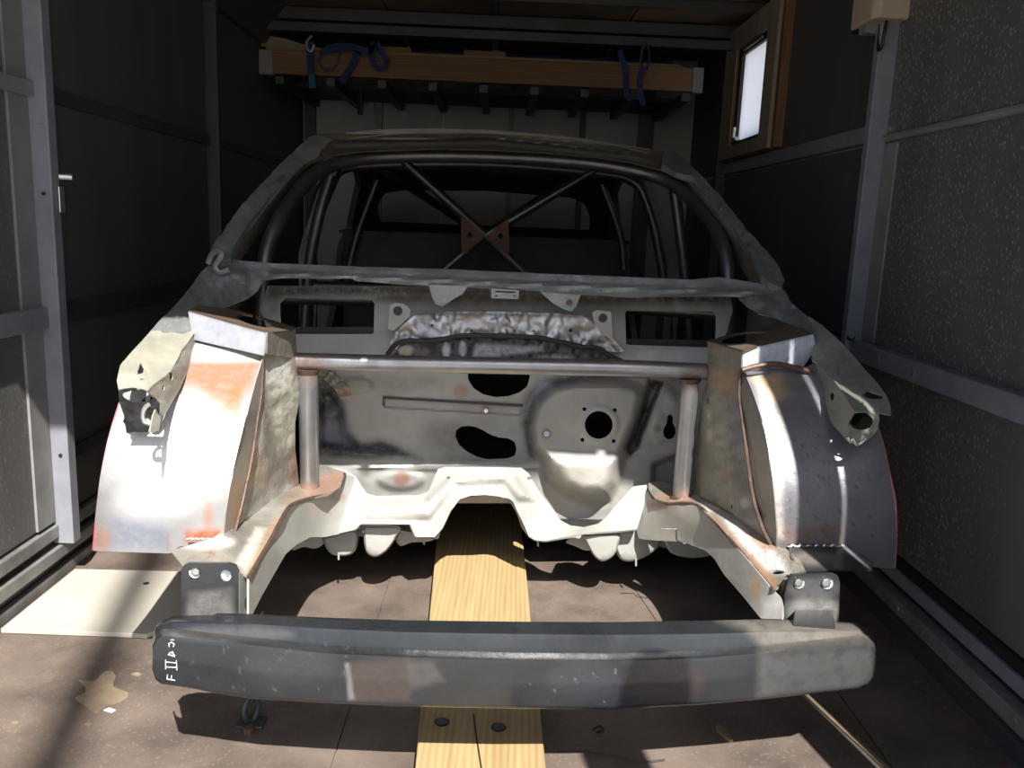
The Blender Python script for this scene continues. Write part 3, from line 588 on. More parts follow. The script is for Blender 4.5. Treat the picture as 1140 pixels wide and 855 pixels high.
obj('tunnel', MB().strip([[V(x, y, vv) for x, y in smooth_path([(484, 598), (493, 588), (502, 569), (512, 556), (540, 551), (567, 557), (575, 570), (588, 597)], 3)] if vv < 2.2 else [V(x, y, 2.12) + Vector((-.065 * (vv - 2.12), vv - 2.12, 0)) for x, y in smooth_path([(484, 598), (493, 588), (502, 569), (512, 556), (540, 551), (567, 557), (575, 570), (588, 597)], 3)] for vv in (2.11, 2.3, 3.0, 4.0)]), M['dark'], car, smooth=True, solid=.003)
# feet hanging below the crossmember
def cup(name, outline, v, depth, m=M['white'], shrink=.55, drop=0, st=None):
    cx = sum(p[0] for p in outline) / len(outline); cy = sum(p[1] for p in outline) / len(outline)
    rings = []
    for k, (s_, d) in enumerate([(1, depth), (1, .02), (.97, .006), (.86, 0), (.5, -.001)]):
        rings.append([V(cx + (x - cx) * s_, cy + (y - cy) * s_, v + d) for x, y in outline])
    return obj(name, MB().loft(rings), m, car, smooth=True, tints=st if st is not None else [(outline, (.5, .5, .45), 0, 1)])
cup('jacking_foot', smooth_path([(405, 586), (444, 586), (441, 598), (435, 608), (427, 616), (417, 620), (408, 615), (405, 602), (405, 586)], 4)[:-1], 2.09, .14)
cup('jacking_foot', smooth_path([(648, 595), (687, 594), (688, 608), (683, 619), (672, 625), (663, 621), (656, 611), (648, 595)], 4)[:-1], 2.09, .14)
cup('outrigger_box', smooth_path([(360, 599), (396, 590), (398, 606), (393, 616), (382, 619), (369, 617), (362, 608), (360, 599)], 3)[:-1], 2.13, .2)
cup('outrigger_box', smooth_path([(322, 606), (340, 597), (360, 599), (360, 606), (350, 611), (338, 609), (326, 613), (322, 606)], 3)[:-1], 2.14, .2)
cup('outrigger_box', smooth_path([(688, 592), (724, 590), (736, 604), (722, 618), (704, 625), (690, 622), (684, 606), (688, 592)], 3)[:-1], 2.13, .2)
cup('outrigger_box', smooth_path([(738, 600), (755, 596), (790, 606), (800, 614), (786, 620), (765, 621), (746, 615), (738, 600)], 3)[:-1], 2.13, .2)
cup('outrigger_box', smooth_path([(444, 590), (482, 598), (476, 603), (458, 604), (446, 608), (440, 600), (444, 590)], 3)[:-1], 2.15, .12)
cup('outrigger_box', smooth_path([(634, 599), (652, 596), (662, 610), (652, 613), (640, 608), (630, 604), (634, 599)], 3)[:-1], 2.15, .12)
for x, y in [(472, 600), (377, 617), (599, 602), (708, 624)]:
    obj('stud', MB().tube([V(x, y - 2, 2.12), V(x, y + 6, 2.12)], .0028, 6), M['white'], car)
# ---- chassis legs ----------------------------------------------------------------------
L_in = [(276, 643), (288, 624), (300, 605), (312, 582), (324, 564), (343, 556), (365, 552), (378, 542), (384, 528), (396, 531), (402, 545), (399, 588), (380, 594), (360, 598), (345, 598), (330, 606), (317, 617), (306, 636), (290, 664), (279, 686), (276, 686)]
L_inv = [(276, 643, 1.46), (300, 605, 1.60), (322, 566, 1.80), (343, 556, 1.93), (383, 530, 2.13), (396, 588, 2.12), (279, 684, 1.46), (317, 614, 1.70), (345, 598, 1.95)]
leg = sheet('chassis_leg', L_in, L_inv, M['white'], car, cell=3, thick=.004, crumple=.002, tints=[(ell(355, 565, 16, 6), (.45, .33, .22), .5, 4), (ell(374, 553, 10, 6), RUST, .6, 3)])
tray_out = [(190, 614), (205, 633), (262, 632), (277, 645), (288, 624), (300, 605), (312, 582), (324, 564), (343, 556), (365, 552), (379, 542), (384, 526), (357, 518), (333, 540), (318, 548), (296, 560), (276, 580), (250, 590), (238, 600)]
tray_v = [(190, 614, 1.56), (205, 633, 1.47), (262, 632, 1.47), (277, 645, 1.46), (300, 605, 1.60), (322, 566, 1.80), (343, 556, 1.93), (384, 526, 2.14), (357, 518, 2.16), (333, 540, 2.05), (296, 560, 1.86), (250, 590, 1.62)]
PINK = (.30, .16, .11)
tray = sheet('leg_top_plate', tray_out, tray_v, M['tower'], car, cell=2.5, thick=.004, crumple=.002, cs=10,
   tints=[([(345, 535), (380, 522), (384, 534), (375, 548), (340, 556)], PINK, .85, 4), ([(290, 600), (318, 558), (345, 548), (345, 556), (322, 570), (300, 610), (280, 645), (268, 640)], (.42, .25, .14), .7, 4),
     (ell(230, 604, 32, 8), (.72, .70, .66), .8, 5), ([(262, 628), (285, 588), (296, 590), (284, 616), (272, 640)], (.70, .66, .55), .8, 4), (ell(330, 540, 20, 8), PINK, .7, 4), (ell(297, 570, 26, 10), (.42, .41, .37), .5, 6)])
obj('weld_bead', MB().tube([V(x, y - .5, v - .002) for x, y, v in smooth_path([(277, 643, 1.46), (300, 604, 1.60), (311, 583, 1.68), (323, 564, 1.80), (343, 556, 1.93), (366, 551, 2.0), (379, 541, 2.08), (384, 528, 2.13)], 6)], .0045, 8), M['bead'], leg, smooth=True)
R_in = [(709, 590), (720, 545), (727, 556), (745, 560), (762, 560), (778, 564), (800, 585), (817, 605), (840, 632), (862, 658), (872, 668), (872, 690), (848, 689), (828, 664), (807, 640), (796, 622), (786, 613), (760, 603), (735, 602), (712, 600)]
R_inv = [(709, 590, 2.12), (722, 548, 2.14), (745, 560, 2.0), (778, 564, 1.90), (817, 605, 1.68), (861, 658, 1.46), (848, 689, 1.46), (807, 640, 1.66), (760, 603, 1.95), (872, 668, 1.45)]
legr = sheet('chassis_leg', R_in, R_inv, M['oldpaint'], car, cell=3, thick=.004, crumple=.002, tints=[(ell(843, 655, 5, 16), (.5, .30, .12), .7, 4), ([(709, 590), (715, 545), (760, 565), (790, 590), (760, 600)], (.40, .38, .33), .6, 8), (ell(738, 562, 25, 4), RUST, .7, 3)])
obj('leg_bracket', MB().tube([V(x, y, 1.93) for x, y in [(735, 589), (753, 589), (753, 601), (760, 605), (775, 606)]], .002, 6), M['black'], legr)
trr_out = [(722, 545), (730, 556), (745, 561), (762, 560), (778, 564), (800, 585), (817, 605), (840, 632), (862, 658), (884, 640), (897, 636), (892, 626), (876, 612), (862, 608), (846, 596), (828, 582), (800, 566), (780, 556), (775, 548), (762, 545), (735, 536), (722, 538)]
trr_v = [(722, 540, 2.15), (745, 561, 2.0), (778, 564, 1.90), (817, 605, 1.68), (862, 658, 1.46), (897, 636, 1.47), (862, 608, 1.61), (828, 582, 1.74), (780, 556, 1.98), (762, 545, 2.08)]
trr = sheet('leg_top_plate', trr_out, trr_v, M['tower'], car, cell=2.5, thick=.004, crumple=.002, cs=10, holes=[ell(866, 638, 8, 2.2, 14)],
   tints=[([(800, 572), (840, 595), (862, 612), (880, 640), (850, 636), (824, 606)], (.70, .68, .66), .85, 6), ([(778, 564), (817, 605), (862, 658), (868, 650), (830, 612), (800, 580)], ORG, .75, 3), ([(828, 584), (858, 606), (870, 612), (850, 614), (835, 600)], ORG, .7, 4), (ell(750, 555, 25, 6), PINK, .8, 4), (ell(790, 566, 14, 6), (.65, .6, .55), .7, 4)])
obj('weld_bead', MB().tube([V(x, y, v - .002) for x, y, v in smooth_path([(724, 548, 2.13), (732, 557, 2.06), (746, 561, 2.0), (762, 560, 1.95), (779, 564, 1.90), (800, 585, 1.78), (817, 605, 1.68), (840, 632, 1.57), (861, 658, 1.46)], 6)], .004, 8), M['bead'], legr, smooth=True)
for side in (0, 1):       # hidden outer faces and undersides of the legs
    P_ = [(.46 if side else -.50, 1.47), (.46 if side else -.50, 2.1)]
    u0, u1 = (.475, .555) if side else (-.555, -.475)
    obj('leg_outer_wall', B(CW, (u0 + .03, 1.47, .285), (u1, 2.1, .30)), M['dark'], leg if not side else legr)
# ---- tower skirts and wheel tubs ------------------------------------------------------
weldL = [(293, 398), (293, 420), (290, 440), (286, 470), (281, 505), (274, 540), (268, 566), (261, 593)]
lipL = [(293, 396), (284, 425), (275, 460), (265, 500), (256, 540), (251, 570), (249, 594)]
skL = sheet('tower_skirt', weldL[:1] + [(293, 386), (327, 394), (331, 410), (334, 440), (328, 470), (328, 500), (331, 525), (333, 545), (318, 552), (300, 562), (283, 576), (268, 590)] + weldL[::-1][:-1],
   [(293, 390, 1.82), (327, 397, 1.98), (334, 430, 2.0), (333, 545, 2.04), (262, 592, 1.64), (278, 520, 1.73), (290, 450, 1.81), (300, 562, 1.86)], M['tower'], car, cell=2.2, crumple=.008, cs=14, thick=.003,
   tints=[([(296, 400), (322, 405), (331, 440), (326, 500), (308, 500), (300, 460), (292, 430)], (.55, .55, .44), .7, 7), (ell(308, 415, 14, 18), (.72, .72, .66), .8, 7), (ell(284, 480, 8, 30), (.75, .72, .64), .7, 6), (ell(327, 520, 5, 28), PINK, .8, 3), ([(270, 585), (300, 540), (326, 535), (326, 550), (285, 580)], (.50, .49, .46), .7, 6), (ell(285, 520, 10, 22), (.5, .38, .22), .5, 6)])
obj('weld_bead', MB().tube([V(x, y, v - .003) for x, y, v in smooth_path([(293, 400, 1.81), (291, 435, 1.80), (286, 470, 1.77), (281, 505, 1.73), (274, 540, 1.69), (268, 566, 1.66), (261, 593, 1.62)], 5)], .004, 7), M['bead'], skL, smooth=True)
sheet('tub_side_wall', lipL + weldL[::-1], [(293, 397, 1.81), (275, 460, 1.69), (258, 530, 1.615), (249, 594, 1.60), (261, 593, 1.64), (274, 540, 1.70), (286, 470, 1.78), (293, 425, 1.815)], M['steel'], car, cell=2,
   tints=[(lipL + weldL[::-1], (.36, .28, .19), .6, 5), (ell(262, 560, 6, 30), (.42, .24, .12), .7, 5)])
tubL = [(103, 613), (107, 570), (112, 530), (120, 492), (132, 450), (150, 408), (172, 380), (215, 372), (296, 386), (293, 396), (284, 425), (275, 460), (265, 500), (256, 540), (251, 570), (249, 594), (249, 603), (200, 608), (190, 616)]
tubv = [(103, 613, 1.60), (110, 545, 1.60), (120, 492, 1.635), (132, 450, 1.69), (150, 408, 1.76), (172, 380, 1.86), (293, 385, 1.86), (284, 425, 1.76), (275, 460, 1.69), (258, 530, 1.615), (249, 594, 1.60), (190, 616, 1.60), (200, 450, 1.69), (200, 540, 1.605), (215, 375, 1.88)]
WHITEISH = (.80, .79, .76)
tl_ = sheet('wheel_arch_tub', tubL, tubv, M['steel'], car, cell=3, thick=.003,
   tints=[([(200, 400), (292, 398), (282, 430), (262, 450), (250, 480), (235, 470), (225, 440), (205, 430)], (.33, .13, .05), .85, 9), (ell(196, 440, 7, 16), (.42, .11, .02), .95, 5), (ell(262, 450, 8, 20), (.36, .13, .035), .6, 6),
     ([(206, 590), (246, 588), (248, 602), (206, 604)], (.36, .09, .02), .95, 4), (ell(232, 572, 5, 22), (.34, .13, .05), .7, 5), (ell(187, 604, 3, 10), (.34, .13, .05), .8, 3), (ell(114, 600, 12, 14), (.32, .15, .09), .8, 6),
     ([(125, 575), (186, 570), (190, 612), (122, 612)], (.16, .18, .23), .85, 10), (ell(200, 500, 60, 60), WHITEISH, .75, 20), (ell(170, 560, 40, 20), WHITEISH, .4, 15), ([(220, 384), (290, 390), (290, 402), (215, 402)], (.80, .78, .74), .8, 5)])  # pale centre paints in sun glare, grey-blue foot the weaker sun
obj('trim_edge', MB().tube([V(x, y, v) for x, y, v in smooth_path([(104, 612, 1.60), (108, 570, 1.60), (113, 530, 1.61), (121, 490, 1.64), (133, 450, 1.69), (150, 408, 1.77)], 6)], .0022, 6), mat('pink_paint_edge', (.62, .16, .20), (.5, .12, .15), .6, 0, 20), tl_, smooth=True)
obj('weld_bead', MB().tube([V(x, y + math.sin(x) * .5, 1.585) for x, y in [(208 + 2 * k, 600 + .0 * k) for k in range(20)]], [.002 + .002 * random.random() for k in range(20)], 6), M['zinc'], tl_, smooth=True)
weldR = [(824, 414), (823, 440), (827, 470), (832, 510), (838, 550), (847, 583), (858, 606)]
lipR = [(827, 414), (838, 438), (849, 470), (857, 510), (862, 550), (865, 590), (865, 612)]
skR = sheet('tower_skirt', [(788, 386), (826, 402)] + weldR + [(845, 600), (828, 586), (800, 568), (782, 560), (773, 556), (774, 520), (777, 480), (783, 440), (790, 415)],
   [(788, 390, 1.98), (826, 405, 1.81), (823, 440, 1.81), (832, 510, 1.74), (858, 606, 1.63), (828, 586, 1.74), (782, 560, 1.98), (773, 556, 2.03), (777, 480, 2.02), (783, 440, 2.0)], M['tower'], car, cell=2.2, crumple=.007, cs=16, thick=.003, holes=[ell(788.5, 446, 1.6, 5, 12), ell(815, 564.5, 1.3, 3, 10)],
   tints=[([(792, 410), (822, 412), (820, 440), (800, 440), (790, 428)], (.48, .31, .17), .7, 5), (ell(797, 470, 12, 40), (.33, .34, .27), .7, 8), (ell(791, 485, 3.5, 8), (.62, .50, .30), .8, 2), (ell(790, 462, 3, 6), (.5, .44, .3), .7, 2), ([(815, 500), (832, 510), (856, 604), (835, 590), (815, 560)], (.12, .12, .13), .65, 8), (ell(811, 528, 5, 6), (.36, .2, .14), .7, 3), (ell(830, 560, 5, 6), (.5, .52, .6), .7, 3), ([(820, 430), (824, 470), (830, 510), (818, 500), (812, 460)], (.20, .22, .28), .7, 4), (ell(793, 540, 16, 16), (.26, .26, .21), .7, 7)])
for x, y, r in [(791, 485, .008), (790, 463, .006), (811, 527, .009)]:
    obj('stud_pad', MB().tube([V(x, y, 1.985 if x < 800 else 1.88), V(x, y, 1.965 if x < 800 else 1.862)], r, 12), M['tower'], skR, tints=[(ell(x, y, 9, 9), (.55, .42, .25), .6, 2)])
obj('weld_bead', MB().tube([V(x, y, v - .004) for x, y, v in smooth_path([(824, 414, 1.81), (823, 440, 1.81), (827, 470, 1.78), (832, 510, 1.73), (838, 550, 1.69), (847, 583, 1.65), (858, 606, 1.62)], 5)], .004, 7), M['bead'], skR, smooth=True)
sheet('tub_side_wall', lipR + [(858, 606)] + weldR[::-1][1:], [(827, 414, 1.81), (849, 470, 1.69), (861, 540, 1.615), (865, 612, 1.60), (856, 604, 1.64), (838, 550, 1.71), (827, 470, 1.79), (823, 440, 1.815)], M['steelR'], car, cell=2,
   tints=[(lipR + weldR[::-1], (.34, .30, .22), .65, 5), (ell(828, 440, 5, 22), (.12, .12, .10), .5, 5)])
tubR = [(827, 412), (838, 438), (849, 470), (857, 510), (862, 550), (865, 590), (865, 614), (877, 611), (942, 611), (972, 631), (996, 633), (998, 600), (996, 560), (990, 525), (982, 490), (968, 450), (948, 412), (928, 398), (908, 404), (895, 410), (827, 412)]
tubRv = [(827, 408, 1.82), (849, 470, 1.69), (861, 540, 1.615), (865, 612, 1.60), (996, 633, 1.60), (997, 570, 1.60), (990, 525, 1.62), (982, 490, 1.65), (968, 450, 1.71), (948, 412, 1.78), (890, 380, 1.88), (920, 480, 1.68), (930, 570, 1.60), (827, 398, 1.86), (870, 420, 1.79)]
tr_ = sheet('wheel_arch_tub', tubR, tubRv, M['steelR'], car, cell=3, thick=.003,
   tints=[([(832, 418), (870, 416), (880, 440), (862, 450), (850, 444)], (.56, .36, .18), .75, 6), (ell(862, 476, 8, 14), (.60, .44, .22), .7, 5), ([(866, 586), (940, 586), (938, 606), (868, 608)], (.17, .08, .055), .7, 7), ([(915, 440), (935, 450), (940, 490), (922, 470)], (.25, .10, .06), .75, 6), (ell(885, 430, 16, 10), (.15, .12, .10), .6, 6), ([(838, 415), (858, 440), (872, 500), (872, 600), (862, 600), (858, 500)], (.72, .66, .56), .5, 4)]
     + [(ell(random.uniform(870, 985), random.uniform(470, 600), random.uniform(.8, 1.8), random.uniform(.8, 1.6), 8), (.05, .04, .04), .8, .8) for _ in range(70)])
obj('trim_edge', MB().tube([V(x, y, v) for x, y, v in smooth_path([(996, 632, 1.60), (998, 600, 1.60), (997, 560, 1.60), (990, 525, 1.62), (982, 490, 1.65), (970, 455, 1.70)], 6)], .0018, 6), bpy.data.materials['pink_paint_edge'], tr_, smooth=True)
wp = sheet('welded_plate', [(877, 606), (942, 606), (973, 628), (971, 635), (931, 635), (897, 636), (880, 622)], [(877, 606, 1.60), (942, 606, 1.60), (972, 630, 1.52), (897, 636, 1.48)], M['black'], car, cell=2.5, thick=.004,
   tints=[(ell(905, 622, 22, 8), (.22, .19, .16), .7, 5), ([(942, 606), (973, 628), (968, 632), (936, 612)], (.28, .28, .28), .7, 3)])
obj('weld_bead', MB().tube([V(876 + 3 * k, 608 + 1.5 * math.sin(k * 2.1), 1.587) for k in range(22)], [.002 + .0025 * random.random() for k in range(22)], 6), M['zinc'], wp, smooth=True)
# ---- fabricated strut-top boxes -------------------------------------------------------
def strut_box(name_front, front, inner, top, hole, vf, vi, vt, stF, stI):
    b = sheet('strut_top_box', front, vf, M['steel'], car, cell=2.5, thick=.004, tints=stF)
    sheet('box_side', inner, vi, M['tower'], b, cell=2.5, thick=.004, tints=stI)
    sheet('box_top', top, vt, M['roof'], b, cell=2, thick=.004, holes=[hole], tints=[(top, BRN, .7, 3), (ell(top[2][0], top[2][1], 8, 6), (.3, .13, .06), .6, 4)])
    return b
SKY_SHEEN = (.80, .83, .97)  # sky reflection put into the colour of the shaded right box front
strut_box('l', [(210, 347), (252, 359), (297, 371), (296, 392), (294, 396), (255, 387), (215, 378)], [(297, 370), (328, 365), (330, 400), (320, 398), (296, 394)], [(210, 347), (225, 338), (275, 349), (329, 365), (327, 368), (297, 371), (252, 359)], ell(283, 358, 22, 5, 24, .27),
   [(210, 348, 1.86), (297, 371, 1.80), (293, 390, 1.80), (215, 378, 1.86)], [(297, 370, 1.80), (328, 366, 1.98), (327, 396, 1.98), (296, 394, 1.80)], [(210, 348, 1.86), (297, 371, 1.80), (328, 366, 1.98), (225, 338, 2.06)],
   [([(210, 347), (297, 371), (294, 396), (215, 378)], (.42, .44, .52), .85, 2)], [([(297, 366), (330, 366), (330, 400), (296, 396)], (.20, .18, .15), .8, 3)])  # left front painted duller, since direct sun already brightens it
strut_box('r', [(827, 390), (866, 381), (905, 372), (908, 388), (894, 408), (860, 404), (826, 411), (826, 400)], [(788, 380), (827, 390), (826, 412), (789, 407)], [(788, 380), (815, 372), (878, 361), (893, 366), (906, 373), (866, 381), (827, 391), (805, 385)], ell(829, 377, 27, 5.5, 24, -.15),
   [(827, 390, 1.80), (905, 373, 1.88), (907, 389, 1.88), (826, 410, 1.80)], [(788, 380, 1.98), (827, 390, 1.80), (826, 410, 1.80), (789, 406, 1.98)], [(788, 380, 1.98), (827, 390, 1.80), (905, 373, 1.88), (878, 361, 2.08)],
   [([(827, 390), (905, 372), (908, 389), (894, 408), (826, 411)], SKY_SHEEN, .85, 2)], [([(788, 380), (827, 390), (826, 412), (789, 407)], (.28, .25, .20), .7, 3), (ell(795, 384, 10, 4), RUST, .7, 3)])
obj('weld_bead', MB().tube([V(x, y, 1.79) for x, y in smooth_path([(826, 412), (840, 408), (860, 405), (880, 408), (896, 412), (905, 416)], 4)], .006, 8), M['bead'], tr_, smooth=True)
sheet('tub_top_flange', [(826, 411), (860, 403), (894, 408), (915, 418), (930, 432), (900, 418), (870, 414), (830, 417)], [(826, 411, 1.812), (860, 403, 1.86), (894, 408, 1.90), (930, 432, 1.78)], M['steelR'], tr_, cell=2.5, thick=.004, tints=[(ell(860, 410, 30, 4), (.45, .40, .42), .6, 3), (ell(900, 418, 14, 5), RUST, .6, 4)])
# ---- strut brace and down tubes -------------------------------------------------------
br = obj('strut_brace', MB().tube([V(x, y, 2.0) for x, y in smooth_path([(330, 402), (450, 405), (600, 408), (700, 410), (787, 414)], 4)], .0205, 24), M['tube'], car, smooth=True,
    tints=[(ell(342, 404, 18, 12), (.17, .095, .065), .85, 5), (ell(778, 413, 14, 12), (.17, .095, .065), .85, 5)])
for x0, x1, y0, y1, v0, v1 in [(343, 345, 414, 547, 2.0, 2.03), (768, 759, 424, 553, 2.0, 2.03)]:
    obj('down_tube', MB().tube([V(x0 + (x1 - x0) * t, y0 + (y1 - y0) * t, v0 + (v1 - v0) * t) for t in [k / 14 for k in range(15)]], .0235, 24), M['tube'], car, smooth=True,
        tints=[(ell(x1, y1, 16, 10), PINK, .8, 4), (ell(x0, y0 + 4, 14, 10), (.17, .095, .065), .8, 4)])
    obj('weld_collar', MB().tube([V(x1, y1 - 2, v1), V(x1, y1 + 2, v1)], [.0255, .033], 20), M['bead'], car, smooth=True)
    obj('weld_collar', MB().tube([V(x0, y0 - 3, v0), V(x0, y0 + 2, v0)], [.029, .0245], 20), M['bead'], car, smooth=True)
sheet('torn_flange', [(352, 410), (372, 414), (388, 428), (391, 440), (380, 444), (372, 432), (358, 420)], 2.10, M['tower'], car, cell=1.6, holes=[ell(377, 427, 2.5, 2, 10), ell(368, 420, 2, 2, 8)], crumple=.01, cs=6, tints=[(ell(384, 438, 6, 6), (.4, .22, .12), .7, 3)])
# ---- scuttle and windscreen frame ------------------------------------------------------
sc_out = [(240, 290), (262, 290), (300, 293.5), (400, 297.5), (500, 300.5), (600, 305), (700, 309), (770, 312), (800, 309), (820, 312), (866, 320), (872, 330), (862, 338), (835, 331), (800, 330), (740, 330), (700, 331), (640, 327), (560, 321), (470, 318), (400, 313), (392, 310), (324, 309), (290, 312), (240, 308)]
scs = [(ell(560, 312, 300, 6), (.34, .36, .36), .35, 6), (ell(700, 322, 90, 4), (.36, .37, .37), .5, 3), (ell(420, 306, 60, 3), (.36, .38, .38), .5, 3), ([(860, 318), (872, 330), (868, 336), (852, 330)], (.36, .28, .18), .5, 4)]
sct = sheet('scuttle_rail', sc_out, lambda X, Y: 2.22 + .05 * np.clip(1 - ((X - 550) / 320) ** 2, 0, 1) + .0016 * (310 - Y), M['scuttle'], car, cell=2.2, crumple=.004, cs=16, thick=.006, tints=scs, relief=[([(300, 301), (700, 318), (860, 324), (860, 330), (700, 325), (300, 308)], -.012, 3)])
sheet('tab', [(477, 317), (521, 319), (515, 327), (503, 334), (493, 341), (485, 339), (481, 331)], 2.25, M['scuttle'], sct, cell=1.6, thick=.003, tints=[(ell(498, 325, 20, 14), (.36, .38, .39), .6, 3)])
sheet('tab', [(600, 324), (647, 327), (641, 341), (636, 347), (627, 344), (616, 338), (608, 331)], 2.25, M['scuttle'], sct, cell=1.6, thick=.003, tints=[(ell(630, 334, 20, 14), (.38, .40, .41), .6, 3)])
obj('tab_bolt', MB().tube([V(634, 337, 2.25), V(634, 337, 2.235)], .0085, 10), M['rusty'], sct)
sheet('tab', [(547, 321), (578, 323), (577, 333), (547, 332)], 2.25, M['scuttle'], sct, cell=1.4, thick=.003, holes=[ell(552.5, 329.5, 1.5, 1, 8), ell(572.5, 329.5, 1.5, 1, 8), [(551, 323.5), (574, 324.5), (574, 326.3), (551, 325.3)]], tints=[(ell(562, 327, 20, 10), (.40, .42, .44), .5, 3)])
apl = [(233, 290), (239, 274), (250, 258), (269, 232), (284, 215), (298, 200), (312, 185), (328, 170), (342, 156), (352, 152), (374, 160), (372, 170), (343, 182), (322, 200), (301, 222), (288, 238), (275, 254), (262, 276), (257, 291), (240, 296)]
apr = [(740, 167), (752, 172), (767, 185), (784, 202), (797, 216), (815, 238), (833, 260), (850, 279), (864, 296), (873, 316), (870, 324), (856, 318), (847, 310), (838, 290), (823, 266), (811, 248), (799, 230), (786, 214), (772, 200), (752, 195), (736, 186)]
sheet('windscreen_pillar', apl, [(233, 290, 2.2), (257, 291, 2.2), (298, 200, 2.60), (301, 222, 2.52), (352, 152, 2.84), (343, 182, 2.74), (269, 232, 2.45)], M['scuttle'], car, cell=2.2, crumple=.006, cs=10, thick=.02, tints=[([(233, 292), (262, 240), (285, 220), (262, 276), (256, 292)], (.26, .28, .27), .5, 5), (ell(345, 160, 16, 8), (.10, .09, .08), .8, 6)])
sheet('windscreen_pillar', apr, [(752, 172, 2.84), (740, 185, 2.76), (797, 216, 2.60), (799, 230, 2.55), (833, 260, 2.42), (823, 266, 2.42), (872, 316, 2.2), (847, 310, 2.22)], M['scuttle'], car, cell=2.2, crumple=.006, cs=10, thick=.02, holes=[ell(x, y, 2.2, 2.4, 8) for x, y in [(790, 213), (804, 236), (808, 252), (828, 283), (836, 297)]], tints=[(ell(760, 180, 20, 10), (.10, .09, .08), .8, 6)] + [(ell(random.uniform(770, 850), random.uniform(195, 305), 3, 3, 8), (.05, .05, .05), .7, 2) for _ in range(24)])
rh = [(344, 156), (352, 150), (379, 149), (421, 144), (480, 143), (545, 145), (600, 149), (640, 153), (707, 163), (752, 172), (745, 192), (701, 181), (659, 175), (600, 170), (540, 167), (480, 166), (403, 169), (367, 174), (344, 182)]
sheet('roof_header', rh, lambda X, Y: 2.86 - .004 * np.maximum(Y - (150 + 20 * np.maximum((X - 545) / 200, 0)), 0), M['roof'], car, cell=2.2, thick=.006, relief=[([(375, 155), (545, 152), (705, 170), (705, 175), (545, 158), (375, 161)], .010, 3)],
   tints=[([(352, 150), (545, 144), (750, 170), (740, 174), (545, 152), (372, 158)], (.17, .145, .11), .7, 3), ([(375, 156), (545, 153), (705, 171), (705, 174), (545, 157), (375, 160)], BLACKISH, .9, 2), ([(372, 161), (545, 158), (705, 174), (740, 186), (700, 178), (545, 161), (372, 165)], (.22, .21, .19), .8, 2)])
# roof skin
rings = []
for k in range(16):
    v = 2.84 + (4.25 - 2.84) * k / 15; hw = .60 - .03 * abs(v - 3.5)
    rings.append([CW(hw * math.sin(a * math.pi / 2 / 8) / 1.0, v, 1.205 + .085 * math.cos(a * math.pi / 2 / 8) + .018 * math.sin((v - 2.84) / 1.41 * math.pi) - .03 * max(0, (v - 3.9) / .35)) for a in range(-8, 9)])
obj('roof_skin', MB().strip(rings), M['roof'], car, smooth=True, solid=.003, tints=[([(0, 0), (1, 0), (1, 1)], (0, 0, 0), 0, 1)])
for x in (0, 1):   # corners where the scuttle meets the wings
    if x == 0:
        sheet('wing_corner', [(235, 289), (262, 290), (290, 309), (292, 314), (287, 324), (277, 332), (262, 338), (248, 344), (225, 340), (210, 349), (217, 371), (167, 370), (178, 357), (195, 341), (212, 320), (222, 305), (232, 296)],
          [(235, 290, 2.2), (290, 312, 2.2), (262, 338, 2.10), (225, 340, 2.02), (212, 350, 1.93), (217, 371, 1.86), (167, 370, 1.85), (195, 341, 1.98)], M['scuttle'], car, cell=2.2, crumple=.012, cs=12, thick=.003,
          tints=[(ell(285, 320, 8, 10), (.42, .44, .44), .7, 4), (ell(250, 310, 16, 8), (.30, .32, .32), .6, 5), ([(167, 370), (190, 350), (240, 320), (215, 372)], (.20, .22, .20), .6, 6)])
        obj('crushed_fold', MB().tube([V(a, b, c_) for a, b, c_ in smooth_path([(232, 294, 2.17), (236, 284, 2.17), (243, 279, 2.16), (247, 284, 2.15), (240, 296, 2.15), (245, 303, 2.15), (256, 300, 2.15)], 4)], [.008] * 25, 8), M['scuttle'], car, smooth=True, tints=[([(0, 0), (1, 0), (1, 1)], (0, 0, 0), 0, 1)])
    else:
        sheet('wing_corner', [(866, 318), (874, 325), (880, 336), (896, 350), (912, 362), (905, 373), (893, 367), (878, 361), (862, 354), (846, 350), (832, 342), (822, 332), (836, 330)],
          [(866, 318, 2.2), (822, 332, 2.2), (846, 350, 2.1), (878, 361, 2.06), (905, 373, 1.92), (896, 350, 2.02), (912, 362, 1.95)], M['scuttle'], car, cell=2.2, crumple=.012, cs=12, thick=.003,
          tints=[(ell(838, 340, 10, 8), (.36, .35, .32), .7, 4), (ell(844, 344, 4, 3), (.4, .2, .1), .6, 2)])
# ---- apron rails (upper inner wings) --------------------------------------------------
apt = [(132, 434), (130, 424), (134, 407), (146, 393), (157, 381), (168, 369), (190, 368), (217, 370), (209, 382), (202, 390), (200, 396), (190, 414), (178, 422), (170, 428), (163, 435), (148, 432)]
aptv = [(132, 434, 1.55), (130, 420, 1.58), (155, 384, 1.75), (168, 369, 1.85), (217, 370, 1.86), (202, 392, 1.75), (190, 414, 1.66), (163, 435, 1.55)]
al_ = sheet('apron_rail', apt, aptv, M['apron'], car, cell=1.8, thick=.003, crumple=.006, cs=10, holes=[[(152, 418), (154, 410), (157, 403), (158, 408), (160, 411), (159, 416), (155, 417)], ell(158, 423, 3, .9, 10, .05)],
   tints=[(ell(150, 425, 20, 8), (.40, .385, .31), .5, 4)])
inn_ = [(163, 435), (170, 428), (178, 422), (190, 414), (200, 396), (202, 390), (209, 382), (216, 373), (217, 392), (210, 410), (200, 432), (192, 446), (184, 460), (178, 466), (176, 480), (166, 482), (170, 462), (176, 448)]
